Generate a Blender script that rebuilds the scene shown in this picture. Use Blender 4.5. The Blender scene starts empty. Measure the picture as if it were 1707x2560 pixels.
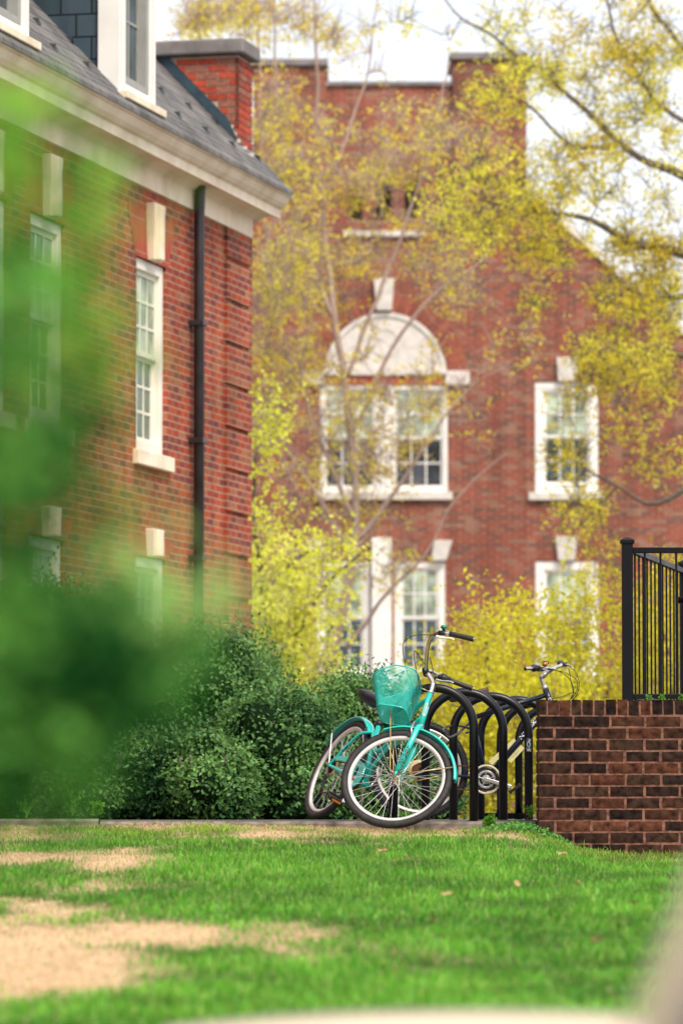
import bpy, bmesh, math, random
import numpy as np
from mathutils import Vector, Matrix, Quaternion, noise
random.seed(7); rng = np.random.default_rng(11)
R = math.radians
scn = bpy.context.scene
col = scn.collection

# ------------------------------------------------------------------ camera
F = 11378.0; PITCH = math.atan(762 / F); CZ = 0.02
cam = bpy.data.cameras.new('camera'); cam.lens = 160; cam.sensor_width = 36; cam.sensor_fit = 'AUTO'
cam.clip_start = 0.1; cam.clip_end = 2000
cam.dof.use_dof = True; cam.dof.focus_distance = 27.7; cam.dof.aperture_fstop = 3.4
camo = bpy.data.objects.new('camera', cam); col.objects.link(camo); scn.camera = camo
camo.location = (0, 0, CZ); camo.rotation_euler = (R(90) + PITCH, 0, 0)

def at(px, py, Y):
    """world point at depth Y seen at photograph pixel px, py"""
    u = (px - 853.5) / F; v = (1280 - py) / F
    d = Vector((u, math.cos(PITCH) - v * math.sin(PITCH), math.sin(PITCH) + v * math.cos(PITCH)))
    return Vector((0, 0, CZ)) + d * (Y / d.y)

# ------------------------------------------------------------------ materials
def newmat(name):
    m = bpy.data.materials.new(name); m.use_nodes = True
    nt = m.node_tree
    return m, nt, nt.nodes['Principled BSDF'], nt.nodes['Material Output']
def N(nt, t, **kw):
    n = nt.nodes.new(t)
    for k, v in kw.items():
        if k.startswith('i_'): n.inputs[k[2:].replace('_', ' ')].default_value = v
        else: setattr(n, k, v)
    return n
def L(nt, a, b): nt.links.new(a, b)
def rgba(c): return (c[0], c[1], c[2], 1)
def ramp(nt, stops, interp='LINEAR'):
    n = nt.nodes.new('ShaderNodeValToRGB'); e = n.color_ramp.elements; n.color_ramp.interpolation = interp
    while len(e) < len(stops): e.new(0.5)
    for k, (p, c) in enumerate(stops): e[k].position = p; e[k].color = rgba(c)
    return n
def plain(name, c, rough=0.5, metal=0.0, var=0.25, scale=12, bump=0.0, coat=0.0, dirt=None):
    m, nt, b, out = newmat(name)
    tc = N(nt, 'ShaderNodeTexCoord'); no = N(nt, 'ShaderNodeTexNoise'); no.inputs['Scale'].default_value = scale; no.inputs['Detail'].default_value = 6
    L(nt, tc.outputs['Object'], no.inputs['Vector'])
    lo = tuple(x * (1 - var) for x in c) if dirt is None else dirt
    rp = ramp(nt, [(0.3, lo), (0.6, c)]); L(nt, no.outputs['Fac'], rp.inputs['Fac']); L(nt, rp.outputs['Color'], b.inputs['Base Color'])
    b.inputs['Roughness'].default_value = rough; b.inputs['Metallic'].default_value = metal
    if coat: b.inputs['Coat Weight'].default_value = coat; b.inputs['Coat Roughness'].default_value = 0.1
    rr = N(nt, 'ShaderNodeMapRange'); rr.inputs['To Min'].default_value = max(0, rough - .12); rr.inputs['To Max'].default_value = min(1, rough + .15)
    L(nt, no.outputs['Fac'], rr.inputs['Value']); L(nt, rr.outputs['Result'], b.inputs['Roughness'])
    if bump:
        bp = N(nt, 'ShaderNodeBump'); bp.inputs['Strength'].default_value = bump; bp.inputs['Distance'].default_value = 0.01
        L(nt, no.outputs['Fac'], bp.inputs['Height']); L(nt, bp.outputs['Normal'], b.inputs['Normal'])
    return m
def brickmat(name, cols, mortar, rowh=.0677, bw=.215, axis='XZ', mort=.006, vary=1.0, bumpd=.006, stain=(0.55, 0.9), dist=.004, offset=.5):
    m, nt, b, out = newmat(name)
    tc = N(nt, 'ShaderNodeTexCoord'); sp = N(nt, 'ShaderNodeSeparateXYZ'); cb = N(nt, 'ShaderNodeCombineXYZ')
    L(nt, tc.outputs['Object'], sp.inputs[0])
    L(nt, sp.outputs[axis[0]], cb.inputs['X']); L(nt, sp.outputs[axis[1]], cb.inputs['Y'])
    nd = N(nt, 'ShaderNodeTexNoise'); nd.inputs['Scale'].default_value = 9; L(nt, tc.outputs['Object'], nd.inputs['Vector'])
    vm = N(nt, 'ShaderNodeVectorMath', operation='SCALE'); vm.inputs['Scale'].default_value = dist; L(nt, nd.outputs['Color'], vm.inputs[0])
    va = N(nt, 'ShaderNodeVectorMath', operation='ADD'); L(nt, cb.outputs[0], va.inputs[0]); L(nt, vm.outputs[0], va.inputs[1])
    br = N(nt, 'ShaderNodeTexBrick', offset=offset); br.inputs['Scale'].default_value = 1; br.inputs['Brick Width'].default_value = bw
    br.inputs['Row Height'].default_value = rowh; br.inputs['Mortar Size'].default_value = mort; br.inputs['Mortar Smooth'].default_value = .2
    br.inputs['Color1'].default_value = (0, 0, 0, 1); br.inputs['Color2'].default_value = (1, 1, 1, 1); br.inputs['Mortar'].default_value = (0, 0, 0, 1)
    L(nt, va.outputs[0], br.inputs['Vector'])
    n1 = N(nt, 'ShaderNodeTexNoise'); n1.inputs['Scale'].default_value = 28; n1.inputs['Detail'].default_value = 8; L(nt, tc.outputs['Object'], n1.inputs['Vector'])
    ad = N(nt, 'ShaderNodeMath', operation='MULTIPLY_ADD'); ad.inputs[1].default_value = .3; L(nt, n1.outputs['Fac'], ad.inputs[0]); 
    sb = N(nt, 'ShaderNodeMath', operation='SUBTRACT'); sb.inputs[1].default_value = .15; L(nt, br.outputs['Color'], sb.inputs[0]); L(nt, sb.outputs[0], ad.inputs[2])
    rp = ramp(nt, [((i + .5) / len(cols), c) for i, c in enumerate(cols)]); L(nt, ad.outputs[0], rp.inputs['Fac'])
    mx = N(nt, 'ShaderNodeMix', data_type='RGBA'); L(nt, br.outputs['Fac'], mx.inputs['Factor']); L(nt, rp.outputs['Color'], mx.inputs['A']); mx.inputs['B'].default_value = rgba(mortar)
    n2 = N(nt, 'ShaderNodeTexNoise'); n2.inputs['Scale'].default_value = .7; n2.inputs['Detail'].default_value = 5; L(nt, tc.outputs['Object'], n2.inputs['Vector'])
    mr = N(nt, 'ShaderNodeMapRange'); mr.inputs['From Min'].default_value = .3; mr.inputs['From Max'].default_value = .7
    mr.inputs['To Min'].default_value = stain[0]; mr.inputs['To Max'].default_value = 1.1; L(nt, n2.outputs['Fac'], mr.inputs['Value'])
    ml = N(nt, 'ShaderNodeVectorMath', operation='SCALE'); L(nt, mx.outputs['Result'], ml.inputs[0]); L(nt, mr.outputs['Result'], ml.inputs['Scale'])
    sm_ = N(nt, 'ShaderNodeMapping'); sm_.inputs['Scale'].default_value = (5, 5, .28); L(nt, tc.outputs['Object'], sm_.inputs[0])
    n3 = N(nt, 'ShaderNodeTexNoise'); n3.inputs['Scale'].default_value = 1.0; n3.inputs['Detail'].default_value = 4; L(nt, sm_.outputs[0], n3.inputs['Vector'])
    m3 = N(nt, 'ShaderNodeMapRange'); m3.inputs['From Min'].default_value = .35; m3.inputs['From Max'].default_value = .6; m3.inputs['To Min'].default_value = .78; m3.inputs['To Max'].default_value = 1.05; L(nt, n3.outputs['Fac'], m3.inputs['Value'])
    ml2 = N(nt, 'ShaderNodeVectorMath', operation='SCALE'); L(nt, ml.outputs[0], ml2.inputs[0]); L(nt, m3.outputs['Result'], ml2.inputs['Scale'])
    L(nt, ml2.outputs[0], b.inputs['Base Color']); b.inputs['Roughness'].default_value = .85; b.inputs['Specular IOR Level'].default_value = .2
    inv = N(nt, 'ShaderNodeMath', operation='SUBTRACT'); inv.inputs[0].default_value = 1; L(nt, br.outputs['Fac'], inv.inputs[1])
    bp = N(nt, 'ShaderNodeBump'); bp.inputs['Strength'].default_value = .8; bp.inputs['Distance'].default_value = bumpd
    L(nt, inv.outputs[0], bp.inputs['Height']); L(nt, bp.outputs['Normal'], b.inputs['Normal'])
    return m
M_rail = None
def attrmat(name, rough=.55, trans=.0, noise_amt=.25, nscale=30, spec=.5, bump=0):
    m, nt, b, out = newmat(name)
    at_ = N(nt, 'ShaderNodeAttribute', attribute_name='Col')
    tc = N(nt, 'ShaderNodeTexCoord'); no = N(nt, 'ShaderNodeTexNoise'); no.inputs['Scale'].default_value = nscale; no.inputs['Detail'].default_value = 8
    L(nt, tc.outputs['Object'], no.inputs['Vector'])
    mr = N(nt, 'ShaderNodeMapRange'); mr.inputs['From Min'].default_value = .3; mr.inputs['From Max'].default_value = .7
    mr.inputs['To Min'].default_value = 1 - noise_amt; mr.inputs['To Max'].default_value = 1 + noise_amt
    L(nt, no.outputs['Fac'], mr.inputs['Value'])
    sc = N(nt, 'ShaderNodeVectorMath', operation='SCALE'); L(nt, at_.outputs['Color'], sc.inputs[0]); L(nt, mr.outputs['Result'], sc.inputs['Scale'])
    L(nt, sc.outputs[0], b.inputs['Base Color']); b.inputs['Roughness'].default_value = rough; b.inputs['Specular IOR Level'].default_value = spec
    if bump:
        bp = N(nt, 'ShaderNodeBump'); bp.inputs['Strength'].default_value = bump; bp.inputs['Distance'].default_value = .005
        L(nt, no.outputs['Fac'], bp.inputs['Height']); L(nt, bp.outputs['Normal'], b.inputs['Normal'])
    if trans:
        tr = N(nt, 'ShaderNodeBsdfTranslucent'); L(nt, sc.outputs[0], tr.inputs['Color'])
        mx = N(nt, 'ShaderNodeMixShader'); mx.inputs[0].default_value = trans
        L(nt, b.outputs[0], mx.inputs[1]); L(nt, tr.outputs[0], mx.inputs[2]); L(nt, mx.outputs[0], out.inputs['Surface'])
    return m

M = {}
M['teal'] = plain('teal_paint', (.015, .56, .49), .28, 0, .10, 5, coat=.6)
M['tealwire'] = plain('teal_wire', (.03, .52, .44), .6, 0, .15, 20)
M['navy'] = plain('navy_paint', (.003, .010, .028), .28, 0, .3, 8, coat=.15)
M['rubber'] = plain('tyre_rubber', (.017, .017, .019), .7, 0, .5, 25, bump=.3, dirt=(.032, .029, .027))
M['darkrubber'] = plain('dark_tyre_rubber', (.012, .012, .014), .7, 0, .4, 25, bump=.3)
M['grip'] = plain('black_grip', (.012, .012, .013), .5, 0, .4, 40, bump=.2)
M['plastic'] = plain('black_plastic', (.012, .012, .014), .4, 0, .3, 20)
M['chrome'] = plain('chrome', (.75, .73, .70), .16, 1, .25, 15)
M['alloy'] = plain('brushed_alloy', (.62, .60, .57), .35, .85, .3, 20)
M['rim'] = plain('rim_alloy', (.78, .74, .70), .38, .35, .25, 10)
M['spoke'] = plain('steel_spoke', (.72, .72, .72), .3, .7, .2, 10)
M['gold'] = plain('tarnished_rod', (.55, .42, .20), .35, .8, .4, 30)
M['rust'] = plain('rusty_steel', (.16, .06, .025), .7, .4, .5, 60)
M['cream_plastic'] = plain('yellowed_plastic', (.62, .50, .22), .5, 0, .25, 20)
M['ringplastic'] = plain('chain_ring_guard', (.72, .66, .48), .35, 0, .25, 20)
M['orange'] = plain('orange_reflector', (.75, .20, .015), .3, 0, .2, 30)
M['saddle'] = plain('saddle_vinyl', (.018, .018, .024), .35, 0, .3, 20, bump=.1)
M['leather'] = plain('worn_brown_saddle', (.10, .055, .035), .6, 0, .5, 30, bump=.3)
M['bell'] = plain('green_metal_bell', (.01, .28, .17), .2, .7, .2, 10)
M['rackpaint'] = plain('black_rack_paint', (.0035, .004, .007), .30, 0, .3, 9, bump=.08)
M['rackpaint'].node_tree.nodes['Principled BSDF'].inputs['Specular IOR Level'].default_value = .35
M['fencepaint'] = plain('black_fence_paint', (.003, .0035, .006), .40, 0, .3, 9)
M['fencepaint'].node_tree.nodes['Principled BSDF'].inputs['Specular IOR Level'].default_value = .2
M['white'] = plain('white_letters', (.80, .80, .78), .5, 0, .1, 30)
M['ink'] = plain('dark_letters', (.004, .012, .02), .4, 0, .1, 30)
M['paper'] = plain('pale_yellow_card', (.68, .62, .30), .7, 0, .15, 20)
M['badge'] = plain('silver_badge', (.6, .52, .5), .35, .3, .3, 80)
M['brown'] = plain('badge_brown', (.12, .03, .025), .4, 0, .2, 80)
M['concrete'] = plain('kerb_concrete', (.24, .20, .165), .9, 0, .4, 14, bump=.6, dirt=(.075, .062, .05))
M['paving'] = plain('paving_grey', (.16, .15, .14), .9, 0, .35, 5, bump=.4)
M['cream'] = plain('cream_painted_trim', (.93, .80, .61), .55, 0, .1, 3, dirt=(.72, .56, .39))
M['whitepaint'] = plain('white_painted_wood', (.86, .83, .78), .5, 0, .08, 4)
M['stone'] = plain('pale_limestone', (.70, .65, .59), .8, 0, .2, 6, bump=.3)
M['capstone'] = plain('grey_cap_stone', (.24, .215, .21), .85, 0, .4, 5, bump=.5)
M['lead'] = plain('blue_grey_flashing', (.045, .085, .115), .45, .3, .5, 4)
M['leadpale'] = plain('pale_lead_flashing', (.33, .36, .42), .5, .3, .25, 4)
M['pipe'] = plain('black_downspout', (.028, .024, .026), .4, .1, .4, 6)
M['sashgrey'] = plain('grey_sash', (.33, .33, .31), .5, 0, .15, 6)
M['bark'] = plain('tree_bark', (.13, .10, .085), .9, 0, .45, 20, bump=.6)
M['twig'] = plain('pale_twig', (.46, .33, .28), .85, 0, .3, 20)
M['darktwig'] = plain('dark_limb', (.16, .13, .10), .9, 0, .4, 12)
M['leaf'] = attrmat('tree_leaf', .6, .58, .12, 3)
M['gloss'] = attrmat('glossy_leaf', .42, .25, .15, 6, .25)
M['foreleaf'] = attrmat('near_leaf', .7, .45, .15, 40, .05)
M['grass'] = attrmat('grass_blade', .5, .35, .1, 5)
M['soil'] = attrmat('lawn_soil', .95, 0, .35, 40, .1, bump=1.0)
M['wallbrick'] = attrmat('weathered_dark_brick', .9, 0, .75, 22, .08, bump=.8)
M['mortar'] = plain('pink_mortar', (.27, .118, .078), .95, 0, .35, 30, bump=.9, dirt=(.08, .035, .025))
BR1 = [(.22, .055, .05), (.34, .055, .035), (.42, .065, .032), (.50, .09, .038), (.36, .055, .04), (.42, .17, .08), (.26, .06, .05)]
M['brickA'] = brickmat('red_brick_near', BR1, (.50, .30, .195), stain=(.62, 1), mort=.0075)
M['brickS'] = brickmat('red_brick_chimney', [(.28, .05, .03), (.52, .075, .03), (.58, .10, .04), (.34, .13, .08), (.46, .06, .03)], (.50, .34, .26), axis='YZ', stain=(.85, 1))
M['brickB'] = brickmat('red_brick_far', [(.15, .07, .055), (.24, .062, .042), (.31, .080, .048), (.27, .068, .045), (.28, .15, .10)], (.42, .25, .18), stain=(.78, 1), mort=.006)
M['soldier'] = brickmat('red_brick_soldier', [(.36, .05, .03), (.46, .07, .035), (.40, .06, .035)], (.45, .25, .18), rowh=.30, bw=.075, stain=(.9, 1), offset=0)
M['slate'] = brickmat('grey_slate', [(.13, .13, .13), (.21, .20, .19), (.17, .165, .16)], (.05, .05, .055), rowh=.16, bw=.24, axis='XZ', mort=.008, bumpd=.02, stain=(.8, 1))
M['bslate'] = brickmat('blue_slate', [(.045, .075, .095), (.075, .11, .135), (.06, .09, .12)], (.01, .015, .02), rowh=.20, bw=.28, axis='YZ', mort=.008, bumpd=.02, stain=(.7, 1))
def glassmat(name, c, rough=.06):
    m, nt, b, out = newmat(name)
    tc = N(nt, 'ShaderNodeTexCoord'); no = N(nt, 'ShaderNodeTexNoise'); no.inputs['Scale'].default_value = 3.2; no.inputs['Detail'].default_value = 5
    L(nt, tc.outputs['Object'], no.inputs['Vector'])
    rp = ramp(nt, [(.38, tuple(x * .4 for x in c)), (.62, tuple(min(1, x * 1.25) for x in c))]); L(nt, no.outputs['Fac'], rp.inputs['Fac']); L(nt, rp.outputs['Color'], b.inputs['Base Color'])  # mottled base colour paints in the reflection of trees on the panes
    b.inputs['Roughness'].default_value = rough; b.inputs['Specular IOR Level'].default_value = .5
    return m
M['glass_blind'] = glassmat('glass_over_pale_blind', (.42, .50, .38), .12)
M['glass_dark'] = glassmat('dark_glass', (.05, .06, .08))
M['glass_blue'] = glassmat('blue_grey_glass', (.05, .085, .10))
M['tan'] = plain('tan_edge', (.58, .47, .34), .8, 0, .15, 6)
M['greyslab'] = plain('grey_slab', (.20, .18, .18), .8, 0, .2, 6)

# ------------------------------------------------------------------ mesh helpers
class MB:
    def __init__(s): s.v = []; s.f = []; s.c = []; s.sm = []
    def add(s, vs, fs, c=None, smooth=False):
        o = len(s.v); s.v += [tuple(v) for v in vs]; s.f += [tuple(i + o for i in f) for f in fs]
        s.sm += [smooth] * len(fs)
        if c is not None: s.c += [c] * len(vs)
    def box(s, a, b, c=None, M4=None):
        (x0, y0, z0), (x1, y1, z1) = a, b
        vs = [Vector((x, y, z)) for x in (x0, x1) for y in (y0, y1) for z in (z0, z1)]
        if M4 is not None: vs = [M4 @ v for v in vs]
        s.add(vs, [(0, 1, 3, 2), (4, 6, 7, 5), (0, 4, 5, 1), (2, 3, 7, 6), (0, 2, 6, 4), (1, 5, 7, 3)], c)
    def bar(s, p, q, w, h=None, up=(0, 0, 1)):
        p, q = Vector(p), Vector(q); d = (q - p); ln = d.length; d.normalize(); h = h or w
        x = d.cross(Vector(up)); 
        if x.length < 1e-4: x = d.cross(Vector((1, 0, 0)))
        x.normalize(); y = x.cross(d)
        M4 = Matrix((( x.x, d.x, y.x, p.x), (x.y, d.y, y.y, p.y), (x.z, d.z, y.z, p.z), (0, 0, 0, 1)))
        s.box((-w / 2, 0, -h / 2), (w / 2, ln, h / 2), None, M4)
    def tube(s, pts, r, n=8, caps=True, c=None, smooth=True):
        pts = [Vector(p) for p in pts]
        rs = r if isinstance(r, (list, tuple)) else [r] * len(pts)
        vs = []; fs = []; prev = None
        for i, p in enumerate(pts):
            t = (pts[min(i + 1, len(pts) - 1)] - pts[max(i - 1, 0)])
            if t.length < 1e-9: t = Vector((0, 0, 1))
            t.normalize()
            if prev is None:
                a = t.cross(Vector((0, 0, 1)))
                if a.length < .05: a = t.cross(Vector((1, 0, 0)))
            else: a = prev - t * prev.dot(t)
            a.normalize(); prev = a; b = t.cross(a)
            for k in range(n):
                th = 2 * math.pi * k / n; vs.append(p + (a * math.cos(th) + b * math.sin(th)) * rs[i])
        for i in range(len(pts) - 1):
            for k in range(n):
                k2 = (k + 1) % n; fs.append((i * n + k, i * n + k2, (i + 1) * n + k2, (i + 1) * n + k))
        if caps: fs.append(tuple(range(n - 1, -1, -1))); fs.append(tuple(range((len(pts) - 1) * n, len(pts) * n)))
        s.add(vs, fs, c, smooth)
    def lathe(s, prof, n=32, M4=None, closed=False, smooth=True, arc=None):
        """profile of (radius, y) turned about the local Y axis"""
        vs = []; fs = []; m = len(prof); a0, a1 = arc if arc else (0, 2 * math.pi); st = n if not arc else n + 1
        for k in range(st):
            th = a0 + (a1 - a0) * k / n
            for r, y in prof:
                v = Vector((r * math.cos(th), y, r * math.sin(th))); vs.append(M4 @ v if M4 is not None else v)
        for k in range(n):
            k2 = (k + 1) % st if not arc else k + 1
            for j in range(m if closed else m - 1):
                j2 = (j + 1) % m; fs.append((k * m + j, k * m + j2, k2 * m + j2, k2 * m + j))
        s.add(vs, fs, None, smooth)
    def poly(s, pts, thick, M4=None):
        """flat outline in local XZ, thick along Y"""
        n = len(pts); vs = [Vector((x, -thick / 2, z)) for x, z in pts] + [Vector((x, thick / 2, z)) for x, z in pts]
        if M4 is not None: vs = [M4 @ v for v in vs]
        s.add(vs, [tuple(range(n)), tuple(range(2 * n - 1, n - 1, -1))] + [(i, i + n, (i + 1) % n + n, (i + 1) % n) for i in range(n)])
    def build(s, name, mat, parent=None, bevel=0, label=None, smooth=None):
        me = bpy.data.meshes.new(name); me.from_pydata(s.v, [], s.f); me.update()
        sm = s.sm if smooth is None else [smooth] * len(s.f)
        me.polygons.foreach_set('use_smooth', sm)
        if s.c:
            ca = me.color_attributes.new('Col', 'FLOAT_COLOR', 'POINT')
            ca.data.foreach_set('color', np.array([list(c) + [1] for c in s.c], dtype=np.float32).ravel())
        me.materials.append(mat)
        bm = bmesh.new(); bm.from_mesh(me); bmesh.ops.recalc_face_normals(bm, faces=bm.faces); bm.to_mesh(me); bm.free()
        o = bpy.data.objects.new(name, me); col.objects.link(o)
        if parent: o.parent = parent
        if label: o['label'] = label
        if bevel:
            b = o.modifiers.new('bevel', 'BEVEL'); b.width = bevel; b.segments = 2; b.limit_method = 'ANGLE'
        return o
def tag(o, label, cat, group=None, kind=None):
    if label: o['label'] = label
    if cat: o['category'] = cat
    if group: o['group'] = group
    if kind: o['kind'] = kind
    return o
def empty(name, loc=(0, 0, 0), label=None, cat=None, group=None, mat=None):
    o = bpy.data.objects.new(name, None); col.objects.link(o); o.empty_display_size = .2
    if mat is not None: o.matrix_world = mat
    else: o.location = loc
    return tag(o, label, cat, group)
def curve(pts, n=8):
    """smooth path through points"""
    P = [Vector(p) for p in pts]; out = []
    for i in range(len(P) - 1):
        p0 = P[max(i - 1, 0)]; p1 = P[i]; p2 = P[i + 1]; p3 = P[min(i + 2, len(P) - 1)]
        for k in range(n):
            t = k / n
            out.append(.5 * ((2 * p1) + (p2 - p0) * t + (2 * p0 - 5 * p1 + 4 * p2 - p3) * t * t + (3 * p1 - p0 - 3 * p2 + p3) * t ** 3))
    out.append(P[-1]); return out
def textmesh(body, size, shear=0, xs=1):
    cu = bpy.data.curves.new('t', 'FONT'); cu.body = body; cu.size = size; cu.shear = shear; cu.align_x = 'CENTER'; cu.align_y = 'CENTER'; cu.resolution_u = 3; cu.offset = size * .022
    o = bpy.data.objects.new('t', cu); col.objects.link(o); bpy.context.view_layer.update()
    me = bpy.data.meshes.new_from_object(o.evaluated_get(bpy.context.evaluated_depsgraph_get()))
    vs = [Vector((v.co.x * xs, v.co.y, 0)) for v in me.vertices]; fs = [tuple(p.vertices) for p in me.polygons]
    bpy.data.objects.remove(o); return vs, fs
def text_on_tube(body, size, p, q, r, side, name, mat, parent, shear=0, xs=1, pos=.5, raise_=.0016):
    """wrap lettering round a tube p-q on the side facing `side`"""
    vs, fs = textmesh(body, size, shear, xs)
    p, q = Vector(p), Vector(q); d = (q - p).normalized(); c = p.lerp(q, pos)
    s_ = Vector(side); s_ = (s_ - d * s_.dot(d)).normalized(); b = s_.cross(d)
    rr = r + raise_
    out = [c + d * v.x + (s_ * math.cos(v.y / rr) + b * math.sin(v.y / rr)) * rr for v in vs]
    m = MB(); m.add(out, fs); return m.build(name, mat, parent)
def leafmesh(name, P, size, cols, mat, parent=None, up=.3, aspect=.45, nrm=None, fold=.25):
    """many small folded leaves at points P"""
    n = len(P); P = np.asarray(P, dtype=np.float64); size = np.asarray(size) * np.ones(n)
    d = rng.normal(size=(n, 3)); d[:, 2] += up; d /= np.linalg.norm(d, axis=1)[:, None]
    if nrm is None: w = rng.normal(size=(n, 3))
    else: w = np.cross(nrm + rng.normal(size=(n, 3)) * .45, d)
    w -= d * (w * d).sum(1)[:, None]; w /= (np.linalg.norm(w, axis=1)[:, None] + 1e-9)
    nn = np.cross(d, w)
    s = size[:, None]
    V = np.stack([P, P + d * s * .5 + w * s * aspect * .5 + nn * s * fold * .3, P + d * s, P + d * s * .5 - w * s * aspect * .5 + nn * s * fold * .3], 1).reshape(-1, 3)
    idx = np.arange(n)[:, None] * 4
    Fc = np.concatenate([idx + np.array([0, 1, 2]), idx + np.array([0, 2, 3])], 1).reshape(-1, 3)
    C = np.repeat(np.concatenate([np.asarray(cols), np.ones((n, 1))], 1), 4, axis=0)
    return rawmesh(name, V, Fc, C, mat, parent)
def rawmesh(name, V, Fc, C, mat, parent=None, k=3):
    me = bpy.data.meshes.new(name); me.vertices.add(len(V)); me.vertices.foreach_set('co', np.asarray(V, dtype=np.float32).ravel())
    me.loops.add(Fc.size); me.loops.foreach_set('vertex_index', Fc.ravel().astype(np.int32))
    me.polygons.add(len(Fc)); me.polygons.foreach_set('loop_start', np.arange(len(Fc), dtype=np.int32) * k)
    try: me.polygons.foreach_set('loop_total', np.full(len(Fc), k, dtype=np.int32))
    except Exception: pass
    me.update(calc_edges=True); me.validate()
    ca = me.color_attributes.new('Col', 'FLOAT_COLOR', 'POINT'); ca.data.foreach_set('color', np.asarray(C, dtype=np.float32).ravel())
    me.materials.append(mat)
    o = bpy.data.objects.new(name, me); col.objects.link(o)
    if parent: o.parent = parent
    return o
def sstep(a, b, x):
    t = np.clip((x - a) / (b - a), 0, 1); return t * t * (3 - 2 * t)

# ------------------------------------------------------------------ light
SUN_EL, SUN_AZ = R(50), R(152)     # azimuth measured clockwise from +Y (north)
wd = bpy.data.worlds.new('World'); scn.world = wd; wd.use_nodes = True; nt = wd.node_tree
bg = nt.nodes['Background']; wo = nt.nodes['World Output']
sky = nt.nodes.new('ShaderNodeTexSky'); sky.sky_type = 'NISHITA'; sky.sun_disc = False
sky.sun_elevation = SUN_EL; sky.sun_rotation = SUN_AZ; sky.dust_density = 3.0; sky.air_density = 1.2
L(nt, sky.outputs[0], bg.inputs['Color']); bg.inputs['Strength'].default_value = .06
bg2 = nt.nodes.new('ShaderNodeBackground'); tc = nt.nodes.new('ShaderNodeTexCoord'); no = nt.nodes.new('ShaderNodeTexNoise')
mp = nt.nodes.new('ShaderNodeMapping'); mp.inputs['Scale'].default_value = (1, 1, 2.2); L(nt, tc.outputs['Generated'], mp.inputs[0]); L(nt, mp.outputs[0], no.inputs['Vector'])
no.inputs['Scale'].default_value = 9; no.inputs['Detail'].default_value = 5
rp = ramp(nt, [(.35, (.80, .79, .84)), (.6, (.96, .94, .95))]); L(nt, no.outputs['Fac'], rp.inputs['Fac']); L(nt, rp.outputs[0], bg2.inputs['Color'])
bg2.inputs['Strength'].default_value = 1.07
ads = nt.nodes.new('ShaderNodeAddShader'); L(nt, bg.outputs[0], ads.inputs[0]); L(nt, bg2.outputs[0], ads.inputs[1]); L(nt, ads.outputs[0], wo.inputs['Surface'])
sun = bpy.data.lights.new('sun', 'SUN'); sun.energy = 3.5; sun.angle = R(18); sun.color = (1, .91, .78)
so = bpy.data.objects.new('sun', sun); col.objects.link(so)
sd = Vector((math.sin(SUN_AZ) * math.cos(SUN_EL), math.cos(SUN_AZ) * math.cos(SUN_EL), math.sin(SUN_EL)))
so.rotation_euler = sd.to_track_quat('Z', 'Y').to_euler(); so.location = (0, 0, 30)
scn.view_settings.view_transform = 'Standard'; scn.view_settings.look = 'None'; scn.view_settings.exposure = 0; scn.view_settings.gamma = 1
scn.cycles.use_denoising = True
try: scn.cycles.denoiser = 'OPENIMAGEDENOISE'
except Exception: pass
scn.cycles.max_bounces = 6; scn.cycles.transparent_max_bounces = 8; scn.cycles.caustics_reflective = False; scn.cycles.caustics_refractive = False

# ------------------------------------------------------------------ ground
def vn(X, Y, f, seed=0):
    """cheap smooth value noise on arrays, -1..1"""
    X = X * f + seed * 17.3; Y = Y * f + seed * 9.1
    xi = np.floor(X).astype(np.int64); yi = np.floor(Y).astype(np.int64); xf = X - xi; yf = Y - yi
    h = lambda a, b: (((a * 374761393 + b * 668265263 + seed * 1013) ^ ((a * 374761393 + b * 668265263) >> 13)) * 1274126177 & 0xffff) / 32767.5 - 1
    u = xf * xf * (3 - 2 * xf); v = yf * yf * (3 - 2 * yf)
    return (h(xi, yi) * (1 - u) + h(xi + 1, yi) * u) * (1 - v) + (h(xi, yi + 1) * (1 - u) + h(xi + 1, yi + 1) * u) * v
KY = 27.36            # back of the lawn / front face of the kerb
def lawn_z(X, Y):
    z = -.042 - (KY - Y) * .0338
    z = z - .125 * sstep(1.0, 1.5, X) * sstep(20.0, 25.0, Y) - .02 * sstep(1.2, 2.1, X) * sstep(22, 26, Y)
    z = z - .02 * sstep(-.2, .35, X) * sstep(26.2, 27.2, Y)
    z = z + .012 * vn(X, Y, 1.3, 3) + .006 * vn(X, Y, 4, 5)
    return z
def dryness(X, Y):
    """0 = lush green, 1 = straw"""
    w = vn(X * 1.3, Y * .45, 2.2, 1) * 1.0 + vn(X, Y * .35, 7, 2) * .7 + vn(X, Y * .5, 19, 4) * .5
    e = lambda cx, cy, rx, ry: 1 - np.sqrt(((X - cx) / rx) ** 2 + ((Y - cy) / ry) ** 2)
    d = np.maximum(e(-1.35, 15.4, 1.15, 3.0), e(-.62, 16.3, .66, 1.3) * .85)
    d = np.maximum(d, e(-1.9, 23.3, .95, 1.6) * .55); d = np.maximum(d, e(-1.05, 22.4, .40, 2.4) * .45); d = np.maximum(d, e(-1.7, 18.6, .6, .8) * .6)
    d = np.maximum(d, e(-2.0, 26.2, .9, 1.2) * .45); d = np.maximum(d, e(-.1, 27.2, .9, .35) * .35); d = np.maximum(d, e(.75, 27.2, .4, .4) * .5)
    d = np.maximum(d, e(-.35, 15.6, .5, .6) * .2); d = np.maximum(d, e(.1, 26.3, 2.4, .8) * .10)
    return sstep(-.12, .55, d + w * .28)
ys = np.concatenate([np.linspace(-12, 5, 18), np.linspace(5.2, KY, 190)]); xs = np.concatenate([np.linspace(-40, -4.2, 14), np.linspace(-4, 4, 110), np.linspace(4.2, 40, 14)])
GX, GY = np.meshgrid(xs, ys); GZ = lawn_z(GX, GY)
nx, ny = len(xs), len(ys)
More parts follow.
